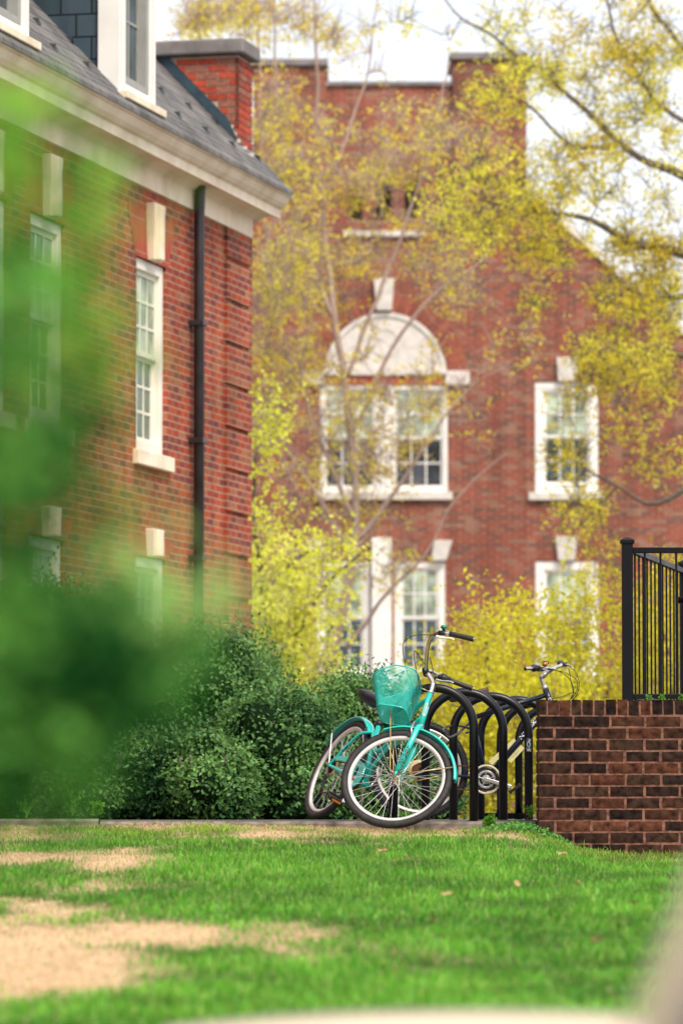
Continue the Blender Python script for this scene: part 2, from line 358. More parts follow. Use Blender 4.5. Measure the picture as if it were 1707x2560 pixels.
V = np.stack([GX, GY, GZ], -1).reshape(-1, 3)
ii = (np.arange(ny - 1)[:, None] * nx + np.arange(nx - 1)[None]).reshape(-1)
Q = np.stack([ii, ii + 1, ii + nx + 1, ii + nx], 1)
D = dryness(GX, GY)[..., None]
C = np.array([.045, .085, .012]) * (1 - D) + np.array([.56, .40, .23]) * D
C = np.concatenate([C, np.ones_like(D)], -1).reshape(-1, 4)
lw = rawmesh('lawn_ground', V, Q, C, M['soil'], None, 4); tag(lw, 'sloping lawn soil with straw patches', None, kind='structure')
for p in lw.data.polygons: p.use_smooth = True
m = MB(); m.box((-300, KY + .16, -1.2), (300, 900, 0.0))
tag(m.build('pavement', M['paving']), 'level paved ground behind the kerb', None, kind='structure')

# grass blades
def blades(name, X, Y, hgt, wid, colr, lean=.5, kind_label=None):
    n = len(X); Z = lawn_z(X, Y) - .004
    th = rng.uniform(0, 2 * np.pi, n); la = rng.uniform(0, 2 * np.pi, n); lm = np.abs(rng.normal(0, lean, n))
    W = np.stack([np.cos(th), np.sin(th), np.zeros(n)], 1) * (wid / 2)[:, None]
    B = np.stack([X, Y, Z], 1)
    dirn = np.stack([np.cos(la) * lm, np.sin(la) * lm, np.ones(n)], 1); dirn /= np.linalg.norm(dirn, axis=1)[:, None]
    mid = B + dirn * (hgt * .55)[:, None] * np.array([.6, .6, 1.]); tip = B + dirn * hgt[:, None] * np.array([1.15, 1.15, .9])
    V = np.stack([B - W, B + W, mid + W * .8, mid - W * .8, tip], 1).reshape(-1, 3)
    i5 = np.arange(n)[:, None] * 5
    Fc = np.concatenate([i5 + np.array([0, 1, 2]), i5 + np.array([0, 2, 3]), i5 + np.array([3, 2, 4])], 1).reshape(-1, 3)
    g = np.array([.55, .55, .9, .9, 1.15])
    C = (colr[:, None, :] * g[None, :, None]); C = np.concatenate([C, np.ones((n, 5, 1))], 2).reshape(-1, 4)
    return rawmesh(name, V, Fc, C, M['grass'])
def scatter(n, x0, x1, y0, y1): return rng.uniform(x0, x1, n), rng.uniform(y0, y1, n)
parts = []
n1 = 125000; Y1 = rng.uniform(9.5, KY - .01, n1) ; X1 = rng.uniform(-1, 1, n1) * (.082 * Y1 + .12)
X2, Y2 = scatter(45000, -4, 4, 8.5, KY - .02)
X3 = np.concatenate([X1, X2]); Y3 = np.concatenate([Y1, Y2])
D3 = dryness(X3, Y3); keep = rng.uniform(size=len(X3)) > D3 * .35
bare = 1 - np.exp(-((KY - .16 - Y3) / .13) ** 2); keep &= rng.uniform(size=len(X3)) < (.30 + .7 * bare)
X3, Y3, D3 = X3[keep], Y3[keep], D3[keep]; n = len(X3)
isdry = rng.uniform(size=n) < (D3 * .93 + .04)
clump = .5 + .5 * vn(X3, Y3, 2.7, 7)
h = rng.uniform(.025, .055, n) * (.75 + .5 * clump) * np.where(isdry, .55, 1.0) * (1 - .35 * D3)
h *= np.where(rng.uniform(size=n) < .02, 1.6, 1)
w = rng.uniform(.003, .0055, n) * (1 + .25 * (Y3 < 18))
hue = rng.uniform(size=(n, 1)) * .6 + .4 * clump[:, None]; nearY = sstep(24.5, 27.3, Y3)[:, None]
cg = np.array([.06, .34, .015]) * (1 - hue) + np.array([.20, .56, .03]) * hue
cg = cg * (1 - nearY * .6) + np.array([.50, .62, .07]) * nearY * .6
cd = np.array([.84, .66, .41]) * (1 - hue) + np.array([.58, .41, .23]) * hue
pale = (rng.uniform(size=(n, 1)) < .28) ; cg = np.where(pale, cg * .3 + np.array([.44, .66, .12]) * .7, cg) * (.62 + .5 * clump[:, None] + .25 * vn(X3, Y3 * .5, 9, 12)[:, None])
C3 = np.where(isdry[:, None], cd, cg) * rng.uniform(.75, 1.2, (n, 1))
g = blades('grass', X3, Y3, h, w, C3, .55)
tag(g, 'short bright green grass with straw coloured dead patches', 'grass', kind='stuff')
# thatch: dead blades lying flat in the dry patches and along the kerb
X4 = np.concatenate([rng.uniform(-2.4, .4, 26000), rng.uniform(-2.4, 1.2, 5000)]); Y4 = np.concatenate([rng.uniform(12, 27.2, 26000), KY - np.abs(rng.normal(0, .22, 5000)) - .01])
k = (rng.uniform(size=len(X4)) < dryness(X4, Y4) * .9 + .05) | (Y4 > KY - .35); X4, Y4 = X4[k], Y4[k]; n = len(X4)
cl = np.array([.80, .60, .36]) * rng.uniform(.55, 1.25, (n, 1)) * np.array([1, 1, 1]); cl[:, 1] *= rng.uniform(.75, 1.1, n)
g = blades('dead_thatch', X4, Y4, rng.uniform(.015, .035, n), rng.uniform(.003, .006, n), cl, 2.5)
tag(g, 'dry tan thatch lying flat between the green grass and along the kerb', 'dead grass', kind='stuff')

# broad leaved ground cover by the wall corner
n = 1900; XC = rng.normal(1.17, .20, n); YC = KY - .03 - np.abs(rng.normal(0, .28, n)); k = (XC < 1.75) & (XC > .55); XC, YC = XC[k], YC[k]; n = len(XC)
P = np.stack([XC, YC, lawn_z(XC, YC) + rng.uniform(.005, .065, n) * np.exp(-((XC - 1.15) / .35) ** 2)], 1)
hue = rng.uniform(size=(n, 1)); cc = np.array([.05, .24, .025]) * (1 - hue) + np.array([.20, .42, .10]) * hue
o = leafmesh('clover', P, rng.uniform(.012, .024, n), cc, M['gloss'], None, .4, .85)
tag(o, 'low round leaved clover spreading from the kerb to the wall foot', 'clover', kind='stuff')

# kerb
m = MB()
def kerb_seg(m, x0, x1, top, n=24):
    for i in range(n):
        a = x0 + (x1 - x0) * i / n; b = x0 + (x1 - x0) * (i + 1) / n
        j = lambda x: .003 * noise.noise(Vector((x * 3, 1, 0)))
        v = [(a, KY, -.5), (b, KY, -.5), (b, KY, top - .015 + j(b)), (a, KY, top - .015 + j(a)), (b, KY + .015, top + j(b)), (a, KY + .015, top + j(a)), (b, KY + .16, top + j(b)), (a, KY + .16, top + j(a)), (b, KY + .16, -.5), (a, KY + .16, -.5)]
        m.add(v, [(0, 1, 2, 3), (3, 2, 4, 5), (5, 4, 6, 7), (7, 6, 8, 9)], None)
kerb_seg(m, -14, -1.455, .008, 60); kerb_seg(m, -1.445, 1.16, -.008, 60)
tag(m.build('kerb', M['concrete'], None), 'weathered concrete kerb edging the lawn', None, kind='structure')

# weeds and fallen leaves
def weed(px, py, Y, h, nb, label, broad=False):
    b = at(px, py, Y); 
    e = empty('weed', b, label, 'weed', 'weeds growing along the kerb')
    m = MB(); tips = []
    for i in range(nb):
        a = random.uniform(0, 6.28); l = random.uniform(.2, .55) * h; hh = h * random.uniform(.55, 1)
        q = [(0, 0, 0), (math.cos(a) * l * .35, math.sin(a) * l * .35, hh * .5), (math.cos(a) * l, math.sin(a) * l, hh)]
        cq = curve(q, 4); m.tube(cq, [.0022 * (1 - .75 * t / (len(cq) - 1)) for t in range(len(cq))], 4); tips.append(cq)
    m.build('stem', M['weedstem'], e)
    P = []
    for cq in tips:
        for q in cq[2:]:
            for _ in range(5 if broad else 2): P.append(q + Vector((random.gauss(0, .006), random.gauss(0, .006), random.gauss(0, .005))))
    P = np.array([tuple(p) for p in P]); n = len(P)
    cc = np.array([.16, .40, .04]) * rng.uniform(.7, 1.3, (n, 1))
    leafmesh('leaves', P, rng.uniform(.018, .03, n) * (1.2 if broad else 1) * (.55 if h < .05 else 1), cc, M['leaf'], e, .6, .7 if broad else .3)
M['weedstem'] = plain('weed_stem', (.14, .32, .04), .6, 0, .2, 20)
weed(68, 2042, 27.42, .14, 5, 'thin grassy weed at the far left end of the kerb')
weed(182, 2040, 27.42, .16, 5, 'tall spindly weed above the thick kerb block')
weed(243, 2036, 27.40, .06, 7, 'round leaved weed at the step in the kerb', True)
weed(1222, 2070, 27.30, .07, 5, 'small weed in front of the kerb below the second rack hoop', True)
weed(1325, 2045, 27.42, .09, 6, 'grass tuft at the foot of the stickered rack hoop')
weed(1010, 2062, 27.28, .07, 6, 'broad weed growing through the front wheel of the teal bicycle', True)
weed(930, 2064, 27.2, .10, 5, 'thin weed left of the teal front tyre bottom')
leafspots = [(1448, 2205, 'large curled tan oak leaf on the right of the lawn'), (1116, 2236, 'pale fallen leaf in the middle of the lawn'), (1290, 2210, 'small brown leaf left of the large curled one'),
             (1080, 2297, 'tan leaf low in the middle of the lawn'), (1580, 2258, 'orange brown leaf near the right edge of the lawn'), (956, 2127, 'brown leaf below the teal front wheel'), (1492, 2352, 'upright pale leaf low on the right of the lawn'), (1405, 2135, 'tan leaf at the foot of the brick wall')]
for px, py, lb in leafspots:
    Y = 20
    for _ in range(30): p = at(px, py, Y); Y += (p.z - float(lawn_z(np.array(p.x), np.array(Y))) - .045) * 22; Y = max(9, min(27, Y))
    p = at(px, py, Y); m = MB(); s = random.uniform(.024, .038); pts = []
    for k in range(14):
        a = 2 * math.pi * k / 14; r = s * (.55 + .45 * (k % 2)) * (1.25 if k in (0, 7) else 1)
        pts.append(Vector((math.cos(a) * r, math.sin(a) * r * .6, .35 * r * abs(math.sin(a * 1.5)) )))
    rot = Matrix.Rotation(random.uniform(0, 6.28), 4, 'Z') @ Matrix.Rotation(random.uniform(.3, .9), 4, 'X')
    vs = [rot @ v for v in pts] + [Vector((0, 0, 0))]
    m.add(vs, [(k, (k + 1) % 14, 14) for k in range(14)])
    o = m.build('fallen_leaf', M['deadleaf'] if 'deadleaf' in M else M.setdefault('deadleaf', plain('dead_leaf', (.55, .33, .15), .8, 0, .35, 40)), None)
    o.location = p; tag(o, lb, 'leaf', 'fallen leaves on the lawn')

# ------------------------------------------------------------------ low brick wall (real bricks, in focus)
WY = 27.09; WX0 = at(1345, 1900, WY).x; WX1 = WX0 + 6.0; WZ = at(1345, 1750, WY).z
wall = empty('retaining_wall', (WX0, WY, 0), 'low dark weathered brick wall with a rowlock top course beside the bicycles', 'brick wall')
m = MB(); bm_ = MB()
def brick(mb, x0, x1, z0, z1, y0=0.0, y1=.09):
    c = random.choice([(.036, .019, .014), (.026, .015, .012), (.060, .026, .017), (.022, .013, .011), (.090, .034, .020), (.044, .023, .016)])
    k = random.uniform(.75, 1.15); c = tuple(v * k for v in c)
    j = lambda: random.uniform(-.0022, .0022)
    b = .003; yy = y0 + random.uniform(-.003, .002)
    X0, X1, Z0, Z1 = x0 + j(), x1 + j(), z0 + j(), z1 + j()
    # slightly irregular front with worn edges
    nx_ = max(2, int((X1 - X0) / .035)); nz_ = 2 if (Z1 - Z0) < .075 else 3
    grid = []
    for iz in range(nz_ + 1):
        for ix in range(nx_ + 1):
            fx = ix / nx_; fz = iz / nz_; edge = (ix in (0, nx_)) or (iz in (0, nz_))
            x = X0 + (X1 - X0) * fx; z = Z0 + (Z1 - Z0) * fz
            nn = noise.noise(Vector((x * 40, z * 40, x0 * 7))) * .0022
            grid.append((x + (nn if edge else 0), yy + (.0035 if edge else 0) + abs(nn) * .7, z + (nn if edge else 0)))
    o = nx_ + 1; fs = [(iz * o + ix, iz * o + ix + 1, (iz + 1) * o + ix + 1, (iz + 1) * o + ix) for iz in range(nz_) for ix in range(nx_)]
    mb.add(grid, fs, c, True)
    rim = [i for i in range(o)] + [iz * o + nx_ for iz in range(1, nz_ + 1)] + [nz_ * o + ix for ix in range(nx_ - 1, -1, -1)] + [iz * o for iz in range(nz_ - 1, 0, -1)]
    front = [grid[i] for i in rim]; back = [(x, y1, z) for x, y, z in front]; nr = len(rim)
    mb.add(front + back, [(i, (i + 1) % nr, (i + 1) % nr + nr, i + nr) for i in range(nr)], c)
P_ = .0690; MJ = .0130
top0 = WZ - .0885
x = 0.0; 
while x < 5.9:
    wbr = .057 if x > 0 else .050
    brick(m, x, x + wbr, top0 + .003, WZ); x += wbr + .0115
for r_ in range(14):
    z1 = top0 - MJ + .002 - r_ * P_; z0 = z1 - (P_ - MJ)
    x = 0.0 if r_ % 2 == 0 else 0.0
    first = .197 if r_ % 2 == 0 else .088
    xx = 0; k = 0
    while xx < 5.9:
        wbr = first if k == 0 else .196
        wbr += random.uniform(-.005, .005)
        brick(m, xx, xx + wbr, z0, z1); xx += wbr + .0165; k += 1
m.build('bricks', M['wallbrick'], wall)
m = MB(); m.box((.006, .0075, -1.2), (5.9, .30, WZ - .006)); m.build('mortar_core', M['mortar'], wall)
m = MB()
for r_ in range(15):       # end face of the wall seen from the left
    z1 = (WZ if r_ == 0 else top0 - MJ + .002 - (r_ - 1) * P_); z0 = top0 + .003 if r_ == 0 else z1 - (P_ - MJ)
    for a, b in ((.012, .295),) if r_ == 0 else ((.10, .297),) if r_ % 2 else ((.10, .19), (.20, .297)):
        m.box((-.001, a, z0), (.02, b, z1), random.choice([(.060, .033, .025), (.10, .045, .03), (.045, .026, .021)]))
m.build('end_bricks', M['wallbrick'], wall)

# raised landing behind the wall
fx0 = at(1568, 1700, 27.6).x; fx1 = at(1708, 1700, 30.0).x; slope = (fx1 - fx0) / 2.4
m = MB(); a = [(fx0 - .10, WY + .302), (fx0 + 5, WY + .302), (fx0 + 5, 33), (fx0 - .10 + slope * 5.6, 33)]
m.add([(x, y, -.3) for x, y in a] + [(x, y, WZ - .02) for x, y in a], [(0, 1, 2, 3), (4, 5, 6, 7), (0, 1, 5, 4), (1, 2, 6, 5), (2, 3, 7, 6), (3, 0, 4, 7)])
tag(m.build('landing', M['paving']), 'raised landing behind the brick wall', None, kind='structure')
for k, (px, lb) in enumerate([(1622, 'tiny sprig of weed on the wall top between the fence pickets'), (1655, 'taller sprig of weed on the wall top near the right edge'), (1700, 'small weed on the wall top at the right border')]):
    weed(px, 1752, 27.5, .03, 3, lb, True)

# black metal fence: one panel to the right and one going back
PZ0 = WZ - .02; PZ1 = at(1568, 1350, 27.6).z
def post(parent, x, y, top, w=.066):
    m = MB(); m.box((x - w / 2, y - w / 2, PZ0), (x + w / 2, y + w / 2, top)); p = m.build('post', M['fencepaint'], parent, .003)
    m = MB(); c = w / 2 + .009; m.box((x - c, y - c, top - .022), (x + c, y + c, top)); 
    m.add([(x - c, y - c, top), (x + c, y - c, top), (x + c, y + c, top), (x - c, y + c, top), (x - .012, y - .012, top + .016), (x + .012, y - .012, top + .016), (x + .012, y + .012, top + .016), (x - .012, y + .012, top + .016)], [(0, 1, 5, 4), (1, 2, 6, 5), (2, 3, 7, 6), (3, 0, 4, 7), (4, 5, 6, 7)])
    m.build('post_cap', M['fencepaint'], p, .002)
fence = empty('metal_fence', (fx0, 27.6, PZ0), 'black metal railing of thin pickets standing on the brick wall', 'fence')
fence.location = (0, 0, 0)
post(fence, fx0, 27.6, PZ1)
zr = at(1600, 1375, 27.6).z
m = MB(); m.box((fx0 + .034, 27.585, zr - .019), (fx0 + 2.4, 27.622, zr + .016)); m.build('rail', M['fencepaint'], fence, .003)
m = MB(); m.box((fx0 + .034, 27.588, PZ0 + .04), (fx0 + 2.4, 27.618, PZ0 + .07)); m.build('rail', M['fencepaint'], fence, .003)
for k in range(22):
    x = at(1611, 1500, 27.6).x + k * .0952; m = MB(); m.box((x - .0062, 27.597, PZ0 + .0), (x + .0062, 27.610, zr - .019)); m.build('picket', M['fencepaint'], fence)
post(fence, fx0 + 2.44, 27.6, PZ1)
side = empty('metal_fence', (0, 0, 0), 'black metal railing running back from the corner post with close pickets', 'fence')
p0 = Vector((fx0 + .03, 27.66, zr)); p1 = Vector((fx1, 30.0, zr)); dd = (p1 - p0).normalized()
m = MB(); m.bar(p0, p1, .035, .035); m.build('rail', M['fencepaint'], side, .003)
m = MB(); m.bar(p0 - Vector((0, 0, zr - PZ0 - .055)), p1 - Vector((0, 0, zr - PZ0 - .055)), .03, .03); m.build('rail', M['fencepaint'], side, .003)
for k in range(13):
    q = p0 + dd * (.14 + k * .178); m = MB(); m.box((q.x - .0055, q.y - .006, PZ0), (q.x + .0055, q.y + .006, zr - .016)); m.build('picket', M['fencepaint'], side)
post(side, p1.x + .01, p1.y + .03, PZ1)
# handrail whose end shows at the right border
hr = empty('handrail', (0, 0, 0), 'dark grey round handrail ending beside the second fence post', 'handrail')
a = at(1694, 1500, 29.2); m = MB(); m.tube([a, a + Vector((1.3, .1, 0))], .022, 12); m.build('rail', M['fencepaint'], hr)
m = MB(); m.tube([a + Vector((.35, .03, 0)), Vector((a.x + .35, a.y + .03, PZ0))], .02, 10); m.build('post', M['fencepaint'], hr)

# ------------------------------------------------------------------ bicycle rack hoops
HY = [27.50, 28.44, 29.40, 30.30, 31.30, 32.20]; HX = [.555, .765, .963, 1.165, 1.333, 1.493]
hl = ['black tubular rack hoop nearest the teal bicycle, standing on the kerb edge', 'second black rack hoop from the left, just behind the nearest one',
      'black rack hoop with a small sticker on its right leg', 'black rack hoop just behind the dark bicycle']
def hoop_mesh(cx, cy):
    r = .0275; hw = .2425; top = .825 - r; path = [(cx - hw, cy, 0)]
    for k in range(25):
        a = math.pi - math.pi * k / 24; path.append((cx + hw * math.cos(a), cy, top - hw + hw * math.sin(a)))
    path.append((cx + hw, cy, 0)); m = MB(); m.tube(path, r, 20); return m
def foot(cx, cy, parent):
    m = MB(); M4 = Matrix.Translation((cx, cy, 0)) @ Matrix.Rotation(R(90), 4, 'X'); m.lathe([(.0, -.012), (.05, -.012), (.055, -.006), (.055, 0)], 20, M4)
    m.build('foot_plate', M['rackpaint'], parent)
for i in range(4):
    e = empty('bicycle_hoop', (HX[i], HY[i], 0), hl[i], 'bike rack', 'black bicycle rack hoops')
    hp = hoop_mesh(0, 0).build('hoop', M['rackpaint'], e)
    if i > 0: foot(-.2425, 0, e); foot(.2425, 0, e)
    if i == 2:
        # sticker on the right leg
        def onleg(vs, zc, r=.0288): return [Vector((.2425 + r * math.sin(v.x / r), -r * math.cos(v.x / r), zc + v.y)) for v in vs]
        zc = at(1322, 1862, HY[2]).z
        g = [(ix * .006 - .018, iz * .0145 - .0435) for iz in range(7) for ix in range(7)]
        m = MB(); m.add(onleg([Vector((a, b, 0)) for a, b in g], zc, .0281), [(iz * 7 + ix, iz * 7 + ix + 1, iz * 7 + ix + 8, iz * 7 + ix + 7) for iz in range(6) for ix in range(6)])
        st = m.build('sticker', plain('navy_sticker', (.03, .045, .075), .4), hp)
        m = MB()
        for a_, b_, dz, hh in ((-.015, -.008, -.028, .004), (-.003, .010, -.028, .004), (-.011, .011, -.0345, .0022), (-.013, .013, -.0395, .0028)):
            q_ = a_
            while q_ < b_:      # rows of print too small to read
                w_ = random.uniform(.0012, .0022); m.add(onleg([Vector((q_, -hh / 2, 0)), Vector((q_ + w_, -hh / 2, 0)), Vector((q_ + w_, hh / 2, 0)), Vector((q_, hh / 2, 0))], zc + dz), [(0, 1, 2, 3)]); q_ += w_ + .0006
        pth = [(-.004, .034), (.003, .036), (.001, .024), (-.008, .014), (-.011, -.002), (-.005, -.014), (.004, -.010), (.009, .004), (.003, .014), (.008, .026), (.011, .034)]
        cp = curve([(x, y, 0) for x, y in pth], 4)
        for a, b in zip(cp[:-1], cp[1:]):
            d = (b - a).normalized(); nrm = Vector((-d.y, d.x, 0)) * .0011; m.add(onleg([a - nrm, b - nrm, b + nrm, a + nrm], zc), [(0, 1, 2, 3)])
        m.build('sticker_print', M['white'], st)
M['railpaint'] = plain('black_rail_paint', (.006, .006, .009), .9, 0, .3, 9); M['railpaint'].node_tree.nodes['Principled BSDF'].inputs['Specular IOR Level'].default_value = 0
rk = empty('bicycle_rack', (HX[4], HY[4], 0), 'farther black bicycle rack with two hoops on flat base rails', 'bike rack')
for i in (4, 5): hoop_mesh(HX[i] - HX[4], HY[i] - HY[4]).build('hoop', M['rackpaint'], rk)
dx, dy = HX[5] - HX[4], HY[5] - HY[4]
for sx in (-.2425, .2425):
    m = MB(); m.bar((sx - dx * .75, -dy * .75, .025), (sx + dx * 1.5, dy * 1.5, .025), .075, .042); m.build('base_rail', M['railpaint'], rk, .004)

# ------------------------------------------------------------------ bicycles
def basis(o, x, y, z):
    return Matrix(((x[0], y[0], z[0], o[0]), (x[1], y[1], z[1], o[1]), (x[2], y[2], z[2], o[2]), (0, 0, 0, 1)))
def wheel(parent, M4, Rw=.335, th=.042, rd=.022, tyre='rubber', nsp=36, label=None, knobs=False, hubm='chrome', phase=0.0):
    """alloy rim with tyre, spokes and hub; axle along local Y of M4"""
    ri = Rw - th; w = th * .56
    m = MB(); m.lathe([(ri, -.013), (ri, .013), (ri - rd * .45, .0125), (ri - rd, .004), (ri - rd, -.004), (ri - rd * .45, -.0125)], 72, M4, True)
    rim = m.build('wheel', M['rim'], parent, label=label)
    m = MB(); prof = []
    for k in range(14):
        a = 2 * math.pi * k / 14; rr = math.cos(a); yy = math.sin(a)
        prof.append((Rw - th / 2 + th / 2 * rr, w * .92 * yy * (1 - .12 * max(rr, 0))))
    m.lathe(prof, 80, M4, True)
    if knobs:
        for k in range(70):
            a = 2 * math.pi * k / 70
            for yy, off in ((-.6, 0), (0, .5), (.6, 0)):
                aa = a + off * 2 * math.pi / 70; T = M4 @ Matrix.Rotation(-aa, 4, 'Y') @ Matrix.Translation((Rw - .001 - abs(yy) * .004, yy * w, 0))
                m.box((-.004, -.005, -.007), (.004, .005, .007), None, T)
    else:
        for yy in (-.5, -.17, .17, .5): m.lathe([(Rw - .0035, yy * w - .003), (Rw + .0012 - abs(yy) * .004, yy * w), (Rw - .0035, yy * w + .003)], 80, M4)
    m.build('tyre', M[tyre], rim)
    m = MB()
    for k in range(nsp):
        side = 1 if k % 2 else -1; cr = 1 if (k // 2) % 2 else -1
        a = 2 * math.pi * (k + phase) / nsp; b = a + cr * 2 * math.pi * 2.2 / 12
        p = Vector((math.cos(b) * .021, side * .028, math.sin(b) * .021)); q = Vector((math.cos(a) * (ri - rd + .001), side * .002, math.sin(a) * (ri - rd + .001)))
        m.tube([M4 @ p, M4 @ q], .00115, 5, False)
    m.build('spokes', M['spoke'], rim)
    m = MB(); m.lathe([(0, -.052), (.006, -.052), (.006, -.034), (.024, -.031), (.024, -.025), (.013, -.021), (.013, .021), (.024, .025), (.024, .031), (.006, .034), (.006, .052), (0, .052)], 20, M4)
    m.build('hub', M[hubm], rim); return rim
def fender(parent, M4, r, w, t0, t1, mat, name='mudguard'):
    m = MB(); n = 48; vs = []; prof = [(-w / 2, -.017), (-w / 2 * .93, -.006), (-w * .25, 0), (w * .25, 0), (w / 2 * .93, -.006), (w / 2, -.017), (w / 2 - .0015, -.017), (w * .45, -.0075), (w * .24, -.0018), (-w * .24, -.0018), (-w * .45, -.0075), (-w / 2 + .0015, -.017)]
    k_ = len(prof); fs = []
    for i in range(n + 1):
        t = t0 + (t1 - t0) * i / n; taper = min(1, .35 + 3.5 * min(i, n - i) / n)
        for y, dr in prof: vs.append(M4 @ Vector(((r + dr) * math.cos(t), y * (.55 + .45 * taper), (r + dr) * math.sin(t))))
    for i in range(n):
        for j in range(k_): fs.append((i * k_ + j, i * k_ + (j + 1) % k_, (i + 1) * k_ + (j + 1) % k_, (i + 1) * k_ + j))
    fs += [tuple(range(k_)), tuple(range(n * k_, (n + 1) * k_))]
    m.add(vs, fs, None, True); return m.build(name, mat, parent)
def cog(m, M4, r, y, t=.002, teeth=24, hole=.012):
    pts = []
    for k in range(teeth * 2): a = math.pi * k / teeth; rr = r * (1 if k % 2 else .955); pts.append((rr * math.cos(a), rr * math.sin(a)))
    m.poly(pts, t, M4 @ Matrix.Translation((0, y, 0)))
def saddle(parent, M4, mat, ln=.27, wd=.115, th=.07):
    """pointing along local +X, top near z=0"""
    m = MB(); n = 16; k_ = 14; vs = []; fs = []
    for i in range(n + 1):
        t = i / n; x = -ln * .4 + ln * t
        hw = wd * (1 if t < .28 else max(.16, 1 - ((t - .28) / .40) ** 1.3 * .80) if t < .72 else .17 ) ; 
        hw *= math.sqrt(max(.0, min(1, t / .10))) if t < .1 else 1
        if t > .9: hw *= math.sqrt(max(.02, (1 - t) / .1))
        hgt = th * (.85 if t < .4 else .65) * (math.sqrt(max(.05, min(1, t / .08))) if t < .08 else 1); top = .012 * math.cos(t * 4) + .01 * (1 - t)
        for k in range(k_):
            a = 2 * math.pi * k / k_; c_, s_ = math.cos(a), math.sin(a)
            z = top + (hgt * .35 * s_ if s_ > 0 else hgt * .65 * s_)
            vs.append(M4 @ Vector((x, hw * math.copysign(abs(c_) ** .8, c_), z)))
    for i in range(n):
        for k in range(k_): fs.append((i * k_ + k, i * k_ + (k + 1) % k_, (i + 1) * k_ + (k + 1) % k_, (i + 1) * k_ + k))
    fs += [tuple(range(k_ - 1, -1, -1)), tuple(range(n * k_, (n + 1) * k_))]
    m.add(vs, fs, None, True); sd_ = m.build('saddle', mat, parent)
    m = MB()
    for s in (-1, 1): m.tube([M4 @ Vector(p) for p in curve([(-.09, s * .05, -.035), (-.05, s * .025, -.065), (.04, s * .022, -.065), (.12, s * .012, -.03)], 5)], .0035, 6)
    m.build('saddle_rails', M['chrome'], sd_); return sd_
def pedal(parent, M4, refl=True):
    m = MB(); m.box((-.045, -.045, -.012), (-.033, .045, .012), None, M4); m.box((.033, -.045, -.012), (.045, .045, .012), None, M4); m.box((-.045, -.048, -.009), (.045, -.040, .009), None, M4); m.box((-.045, .040, -.009), (.045, .048, .009), None, M4); m.box((-.012, -.045, -.008), (.012, .045, .008), None, M4)
    p = m.build('pedal', M['plastic'], parent, .002)
    if refl:
        m = MB(); m.box((-.0475, -.030, -.006), (-.0455, .030, .006), None, M4); m.box((.0455, -.030, -.006), (.0475, .030, .006), None, M4); m.build('reflector', M['orange'], p)
    return p

# ---- teal cruiser, pose solved from the photograph
X_, Y_, Z_, yaw, lean, pit, st, ha, fl, hl_, wb = [-0.16875, 27.99615, 0.00797, -1.17276, -0.46457, 0.05125, -2.30553, 1.19245, 0.39076, 0.21964, 1.0968]
RW = .335
BM = Matrix.Translation((X_, Y_, Z_)) @ Matrix.Rotation(yaw, 4, 'Z') @ Matrix.Rotation(pit, 4, 'Y') @ Matrix.Rotation(lean, 4, 'X')
bike = empty('bicycle', mat=BM, label='teal step through bicycle with a wire basket leaning on the nearest rack hoop', cat='bicycle')
V3 = Vector
s_ax = V3((-math.cos(ha), 0, math.sin(ha))); n_ax = V3((math.sin(ha), 0, math.cos(ha)))
FH = V3((wb, 0, RW)); P0 = FH - n_ax * .05; HB = P0 + s_ax * fl; HT = P0 + s_ax * (fl + hl_)
S3 = Matrix.Rotation(st, 3, s_ax)
def FK(a, b, c):                    # steered fork frame: a forward, b left, c up the steering axis, from the head top
    return HT + S3 @ (n_ax * a + V3((0, b, 0)) + s_ax * c)
SN, SL, SS = S3 @ n_ax, S3 @ V3((0, 1, 0)), s_ax
FM = basis(HT, SN, SL, SS)
hubF = FK(.05, 0, -(fl + hl_))
# frame
m = MB()
m.tube([HB - s_ax * .005, HT + s_ax * .005], .0185, 20)
m.tube(curve([(HT - s_ax * .035) + V3((-.012, 0, 0)), V3((.735, 0, .80)), V3((.675, 0, .715)), V3((.60, 0, .595)), V3((.535, 0, .515)), V3((.46, 0, .482)), V3((.385, 0, .505)), V3((.33, 0, .55)), V3((.27, 0, .60))], 7), .0155, 16)
m.tube(curve([(HB + s_ax * .045) + V3((-.01, 0, 0)), V3((.80, 0, .665)), V3((.67, 0, .555)), V3((.57, 0, .46)), V3((.50, 0, .345)), V3((.475, 0, .28))], 7), .0195, 18)
m.tube([V3((.475, 0, .27)), V3((.285, 0, .675))], .0160, 16)
for s in (-1, 1):
    m.tube(curve([V3((.285, s * .012, .60)), V3((.225, s * .045, .575)), V3((.17, s * .056, .53)), V3((.05, s * .063, .39)), V3((.004, s * .064, .345))], 6), .0095, 12)
    m.tube(curve([V3((.47, s * .015, .27)), V3((.36, s * .045, .285)), V3((.10, s * .062, .322)), V3((0, s * .064, .335))], 6), .0105, 12)
m.tube([V3((.475, -.036, .268)), V3((.475, .036, .268))], .021, 18)
m.poly([(-.012, .320), (.03, .325), (.012, .36), (-.012, .35)], .006, Matrix.Translation((0, -.064, 0))); m.poly([(-.012, .320), (.03, .325), (.012, .36), (-.012, .35)], .006, Matrix.Translation((0, .064, 0)))
frame = m.build('frame', M['teal'], bike)
m = MB(); m.tube([HB - s_ax * .016, HB - s_ax * .004], .0215, 20); m.tube([HT + s_ax * .004, HT + s_ax * .016], .0205, 20); m.build('headset', M['chrome'], frame)
